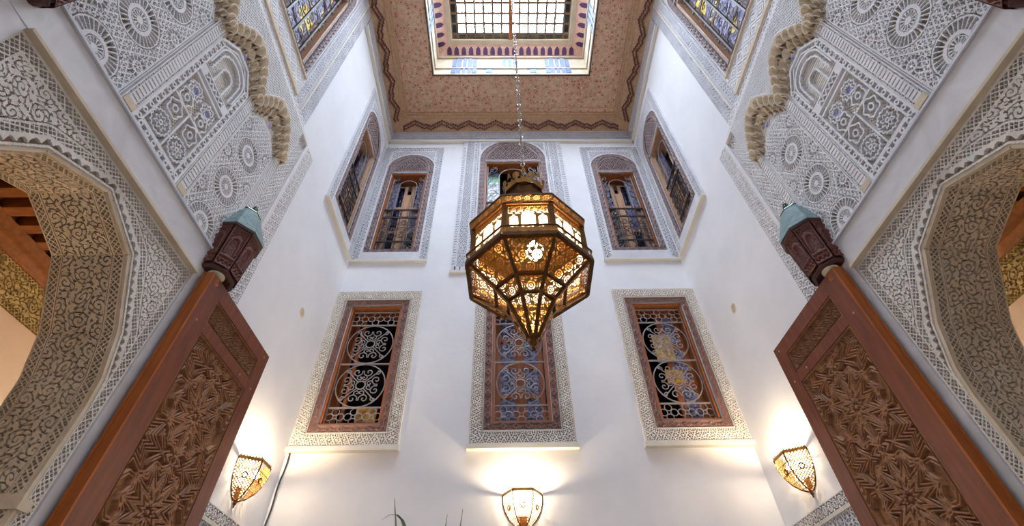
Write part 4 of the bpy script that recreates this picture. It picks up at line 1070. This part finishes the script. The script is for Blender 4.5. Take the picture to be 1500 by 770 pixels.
# ------------------------------------------------------------------ lantern
lan = empty('hanging_lantern', (-.020, 1.65, 2.66), math.radians(-1.7)); tag(lan, 'large octagonal pierced brass lantern hanging on a chain in the middle', 'lantern')
LZ = 2.66
def och(R, z, k): a = math.radians(-90-22.5+45*k); return np.array([R*math.cos(a), R*math.sin(a), z-LZ])
def p_scroll(x, y, p):
    """solid where True: packed spirals"""
    ry = p*.88; row = np.round(y/ry); off = np.where(np.mod(row, 2) == 0, 0, p/2)
    cx = np.round((x-off)/p)*p+off; dx = x-cx; dy = y-row*ry; r = np.hypot(dx, dy); th = np.arctan2(dy, dx)+row*1.3
    solid = (np.abs(r-.415*p) < .060*p)|(r < .085*p)|((np.abs(r-.20*p) < .045*p))|((r < .40*p) & (np.cos(5*th) > .80))
    return solid|((r > .475*p) & (np.abs(np.sin(3*th+.5)) > .45))
def pierced(name, c, step, test, mat, parent, border=.006, thick=None):
    """c = four corners (bl, br, tr, tl); keeps only the solid metal between the holes"""
    bl, br, tr, tl = c; H = np.linalg.norm((tl+tr)/2-(bl+br)/2); Wb = np.linalg.norm(br-bl); Wt = np.linalg.norm(tr-tl); Wm = max(Wb, Wt)
    nu = max(4, int(Wm/step)); nv = max(4, int(H/step))
    U, V = np.meshgrid(np.linspace(0, 1, nu+1), np.linspace(0, 1, nv+1), indexing='ij')
    L = bl[None, None, :]*(1-V[..., None])+tl[None, None, :]*V[..., None]; Rr = br[None, None, :]*(1-V[..., None])+tr[None, None, :]*V[..., None]
    Pn = L*(1-U[..., None])+Rr*U[..., None]
    uc = (U[:-1, :-1]+U[1:, 1:])/2; vc = (V[:-1, :-1]+V[1:, 1:])/2; wv = Wb*(1-vc)+Wt*vc
    x = (uc-.5)*wv; y = vc*H
    e = np.minimum(np.minimum(wv/2-np.abs(x), y), H-y)
    keep = (e < border)|test(x, y)
    ix = np.arange((nu+1)*(nv+1)).reshape(nu+1, nv+1); F = np.stack([ix[:-1, :-1], ix[1:, :-1], ix[1:, 1:], ix[:-1, 1:]], -1)[keep]
    Pn = Pn.reshape(-1, 3); used = np.unique(F); rem = np.zeros(len(Pn), int); rem[used] = np.arange(len(used))
    return link(name, fast_mesh(name, Pn[used], rem[F].reshape(-1, 4), mat), parent)
TOP = dict(rim1=(3.345, 3.300), drum=(3.298, 3.105), rim2=(3.108, 3.062))
R1, RD, R2 = .318, .296, .326
rings_low = [(3.062, .318), (2.940, .176), (2.880, .114), (2.790, .068), (2.700, .026)]
for k in range(8):
    q = lambda R, z, j=k: och(R, z, j)
    def facet(Ra, za, Rb, zb): return (och(Rb, zb, k), och(Rb, zb, k+1), och(Ra, za, k+1), och(Ra, za, k))
    pierced('rim_band', facet(R1, 3.345, R1-.004, 3.300), .002, lambda x, y: p_scroll(x, y-.022, .046), BRONZE, lan, .005)
    pierced('rim_band', facet(R2-.004, 3.108, R2, 3.062), .002, lambda x, y: p_scroll(x, y-.022, .046), BRONZE, lan, .005)
    wd = 2*RD*math.sin(PI/8)
    def drum(x, y, wd=wd):
        H = .193; hole = np.zeros(x.shape, bool)
        for cx, hw, top in ((-.069, .0205, .118), (0, .033, .135), (.069, .0205, .118)):
            xx = np.abs(x-cx); zt = top-.030
            sh = (y > .022) & (xx < hw) & (y < zt+(hw-xx)*1.15+.006*np.abs(np.cos((x-cx)*160)))
            hole |= sh
        sc = (y > .122) & (y < .175) & (np.abs(x) < .096)
        return ~(hole|(sc & ~p_scroll(x, y-.15, .034)))
    pierced('arcade_panel', facet(RD, 3.298, RD, 3.105), .0022, drum, BRONZE, lan, .012)
    gl = facet(RD-.010, 3.262, RD-.010, 3.12); MB().add([tuple(p) for p in gl], [(0, 1, 2, 3)]).build('frosted_pane', FROST, lan)
    for i in range(4):
        (za, Ra), (zb, Rb) = rings_low[i], rings_low[i+1]
        if i == 3: continue
        if i == 2: zb, Rb = rings_low[4]; 
        pierced('pierced_panel', facet(Ra-.002, za, Rb-.002, zb) if i < 2 else facet(Ra-.002, za, Rb, zb), .0022, lambda x, y, i=i: p_scroll(x, y-.03, (.062, .056, .05)[i]), BRONZE, lan, .005)
    # ribs and rails
    def bar(a, b, r, name='rib'): MB().tube([tuple(a), tuple(b)], r, 4).build(name, BRASSD, lan)
    MB().tube([tuple(och(R, z, k)) for z, R in ((3.062, .318), (2.940, .176), (2.880, .114), (2.700, .026))], .012, 4).build('rib', BRASSD, lan)
    bar(och(RD+.001, 3.300, k), och(RD+.001, 3.105, k), .015, 'corner_post')
    bar(och(.176, 2.940, k), och(.176, 2.940, k+1), .011, 'rail'); bar(och(.114, 2.880, k), och(.114, 2.880, k+1), .009, 'rail')
    bar(och(.318, 3.052, k), och(.318, 3.052, k+1), .015, 'rail'); bar(och(R2-.002, 3.110, k), och(R2-.002, 3.110, k+1), .005, 'rail')
    bar(och(R1, 3.348, k), och(R1, 3.348, k+1), .006, 'rail'); bar(och(.308, 3.297, k), och(.308, 3.297, k+1), .006, 'rail')
    # roof segment and crown leaf
    b = MB(); sec = [(3.350, .312), (3.356, .20), (3.44, .125), (3.60, .10), (3.72, .105)]
    v = [tuple(och(R, z, kk)) for z, R in sec for kk in (k, k+1)]
    b.add(v, [(2*i, 2*i+1, 2*i+3, 2*i+2) for i in range(4)]).build('roof_segment', BRASSD, lan)
    A, Bp = och(.118, 3.72, k), och(.118, 3.72, k+1); C2, D2 = och(.140, 3.835, k+1), och(.140, 3.835, k)
    def crown(x, y):
        prof = .075+.035*np.cos(x*PI/.026)*(np.abs(x) < .026)+.012*np.abs(np.cos(x*70))
        body_ = y < np.clip(prof, .03, .15); hol = (np.hypot(x, y-.06) < .016)|(np.hypot(np.abs(x)-.028, y-.04) < .009); return body_ & ~hol
    pierced('crown_leaf', (A, Bp, C2, D2), .004, crown, BRONZE, lan, .0001)
MB().lathe([(0, .0), (.008, .002), (.010, .012), (.006, .020), (.016, .030), (.020, .04), (.012, .052), (.028, .06), (.03, .075)], 12, (0, 0, -.025)).build('bottom_finial', BRASSD, lan, True)
MB().lathe([(.115, 1.06), (.05, 1.10), (.02, 1.13), (.02, 1.2), (.03, 1.22), (.012, 1.25), (0, 1.26)], 12).build('top_boss', BRASSD, lan, True)
bulb = MB().lathe([(0, -.055), (.028, -.047), (.045, -.02), (.045, .008), (.026, .045), (.014, .065), (0, .07)], 14).build('bulb', BULB, lan, True, loc=(.035, -.02, 3.235-LZ))
light('lantern_light', 'POINT', (.015, 1.63, 3.17), 42, (1, .80, .50), .04)
# chain
ch = empty('lantern_chain', (-.018, 1.65, 3.90)); tag(ch, 'long thin metal chain running from the glass roof down to the lantern', 'chain')
lk = MB().tube([(.012*math.cos(a), 0, .026*math.sin(a)) for a in [2*PI*i/8 for i in range(8)]], .0042, 3, True).mesh('link', CHAINM)
z = .0; i = 0
while z < 5.93:
    link('link', lk, ch, loc=(.001*math.sin(i*1.7), 0, z), rot=(.12*math.sin(i), 0, (i % 2)*PI/2+.3*math.sin(i*.9))); z += .042; i += 1

# ------------------------------------------------------------------ wall sconces
def sconce(loc, rz, label, energy=30):
    s = empty('wall_sconce', loc, rz); tag(s, label, 'wall lamp', 'pierced brass bowl sconces')
    prof = [(.160, .25), (.158, .18), (.140, .12), (.105, .06), (.06, .018), (.02, .0)]
    n = 3
    def pt(r, z, k): a = PI+PI*k/n; return np.array([r*math.cos(a), r*math.sin(a), z])
    def dots(x, y):
        hole = (np.abs(np.sin(PI*(x+y)/.022))*np.abs(np.sin(PI*(x-y)/.022))) > .60; return ~hole
    for k in range(n):
        c0 = 0
        for i in range(len(prof)-1):
            (ra, za), (rb, zb) = prof[i], prof[i+1]
            pierced('pierced_facet', (pt(rb, zb, k), pt(rb, zb, k+1), pt(ra, za, k+1), pt(ra, za, k)), .0028, dots, BRONZE, s, .003)
        MB().tube([tuple(pt(r+.002, z, k)) for r, z in prof], .0055, 4).build('rib', BRASSD, s)
        mid = (pt(.146, .135, k)+pt(.146, .135, k+1))/2; a = PI+PI*(k+.5)/n
        MB().tube([(.018*math.cos(t), 0, .018*math.sin(t)) for t in [2*PI*i/12 for i in range(12)]], .006, 4, True).build('boss_ring', BRASSD, s, loc=tuple(mid*1.02), rot=(0, 0, a-PI/2))
        A, B_ = pt(.161, .25, k), pt(.161, .25, k+1)
        MB().add([tuple(A+np.array((0, 0, -.012))), tuple(B_+np.array((0, 0, -.012))), tuple(B_+np.array((0, 0, .012))), tuple(A+np.array((0, 0, .012)))], [(0, 1, 2, 3)]).build('rim', BRONZE, s)
        for t in range(8):
            p = A+(B_-A)*(t+.5)/8; d = (B_-A)/16*.8
            MB().add([tuple(p-d+np.array((0, 0, .010))), tuple(p+d+np.array((0, 0, .010))), tuple(p+np.array((0, 0, .028)))], [(0, 1, 2)]).build('crest_tooth', BRONZE, s)
    MB().tube([tuple(pt(r+.002, z, n)) for r, z in prof], .0055, 4).build('rib', BRASSD, s)
    MB().lathe([(0, -.045), (.005, -.04), (.004, -.028), (.010, -.02), (.012, -.012), (.006, -.005), (.018, .004)], 10, (0, -.012, 0)).build('drop_finial', BRASSD, s, True)
    MB().box(-.03, .03, -.006, 0, .02, .09).build('back_plate', BRASSD, s)
    MB().lathe([(0, -.03), (.018, -.022), (.024, 0), (.014, .03), (0, .036)], 12).build('bulb', BULB, s, True, loc=(0, -.085, .175))
    a = rz; c, si = math.cos(a), math.sin(a); ly = -.085
    light('sconce_light', 'POINT', (loc[0]-si*ly, loc[1]+c*ly, loc[2]+.225), energy, (1, .80, .52), .025)
    return s
sconce((-.01, 4.0, 2.60), 0, 'pierced brass bowl sconce glowing on the back wall under the centre window')
sconce((LX, 3.46, 2.66), PI/2, 'pierced brass bowl sconce on the left wall beside the door leaf and cable')
sconce((-LX, 3.46, 2.66), -PI/2, 'pierced brass bowl sconce on the right wall beside the door leaf')

# ------------------------------------------------------------------ small things
def vent(x, rz, label):
    v = empty('wall_vent', (x, 3.39, 4.29), rz); tag(v, label, 'vent')
    MB().lathe([(.046, .002), (.052, .005), (.058, .0)], 18).build('rim', PLASTER, v, True, rot=(PI/2, 0, 0))
    MB().lathe([(0, .001), (.047, .001)], 18).build('ochre_back', MUQ, v, rot=(PI/2, 0, 0))
    for k in range(3): MB().tube(spiral(-.012+.012*k, -.018+.018*k, .016, 1, k), .004, 3).build('carved_scroll', CREAM, v, loc=(0, -.006, 0))
vent(LX, PI/2, 'small round ochre vent hole in the left wall'); vent(-LX, -PI/2, 'small round ochre vent hole in the right wall')
cab = MB().tube([(-2.0-.012*i/8+.005*math.sin(i*1.3), 3.975, 3.215-.075*i) for i in range(22)]+[(-2.02, 3.975, .1)], .007, 5)
tag(cab.build('cable', CABLE, None, True), 'dark cable running down the back corner from the lower left window', 'cable')
# potted palm whose leaf tips reach the bottom of the picture
pp = empty('potted_palm', (-.55, 2.6, 0)); tag(pp, 'tall potted palm with thin curved leaf tips rising against the back wall', 'plant')
MB().lathe([(0, 0), (.16, 0), (.20, .15), (.22, .36), (.24, .38), (.24, .42), (.20, .42), (.19, .38), (0, .38)], 20).build('pot', TERRA, pp, True)
def frond(tip, mid, wd, fold_=0):
    b = MB(); p0 = Vector((0, 0, .38)); p1 = Vector(mid); p2 = Vector(tip); n = 14; v = []; f = []
    for i in range(n+1):
        t = i/n; p = p0*(1-t)**2+p1*2*t*(1-t)+p2*t*t; w_ = wd*math.sin(PI*min(1, .12+t*.88))**.8*(1 if t < .98 else .1)+.001
        v += [tuple(p+Vector((-w_, 0, 0))), tuple(p+Vector((0, w_*.35, -w_*.25))), tuple(p+Vector((w_, 0, 0)))]
    for i in range(n): f += [(3*i, 3*i+1, 3*i+4, 3*i+3), (3*i+1, 3*i+2, 3*i+5, 3*i+4)]
    b.add(v, f).build('frond', LEAFG, pp, True)
for tip, mid in (((-.16, -.1, 2.34), (-.02, .0, 1.7)), ((-.20, -.12, 2.235), (.02, .1, 2.55)), ((.19, -.1, 2.285), (.10, 0, 1.5)), ((.115, -.1, 2.26), (.03, 0, 1.5)), ((-.13, -.1, 2.20), (-.02, 0, 1.4)), ((.4, .2, 1.9), (.2, .1, 1.7)), ((-.45, .2, 1.8), (-.2, .1, 1.7)), ((.1, -.5, 1.6), (.05, -.2, 1.7))):
    frond(tip, mid, .012)
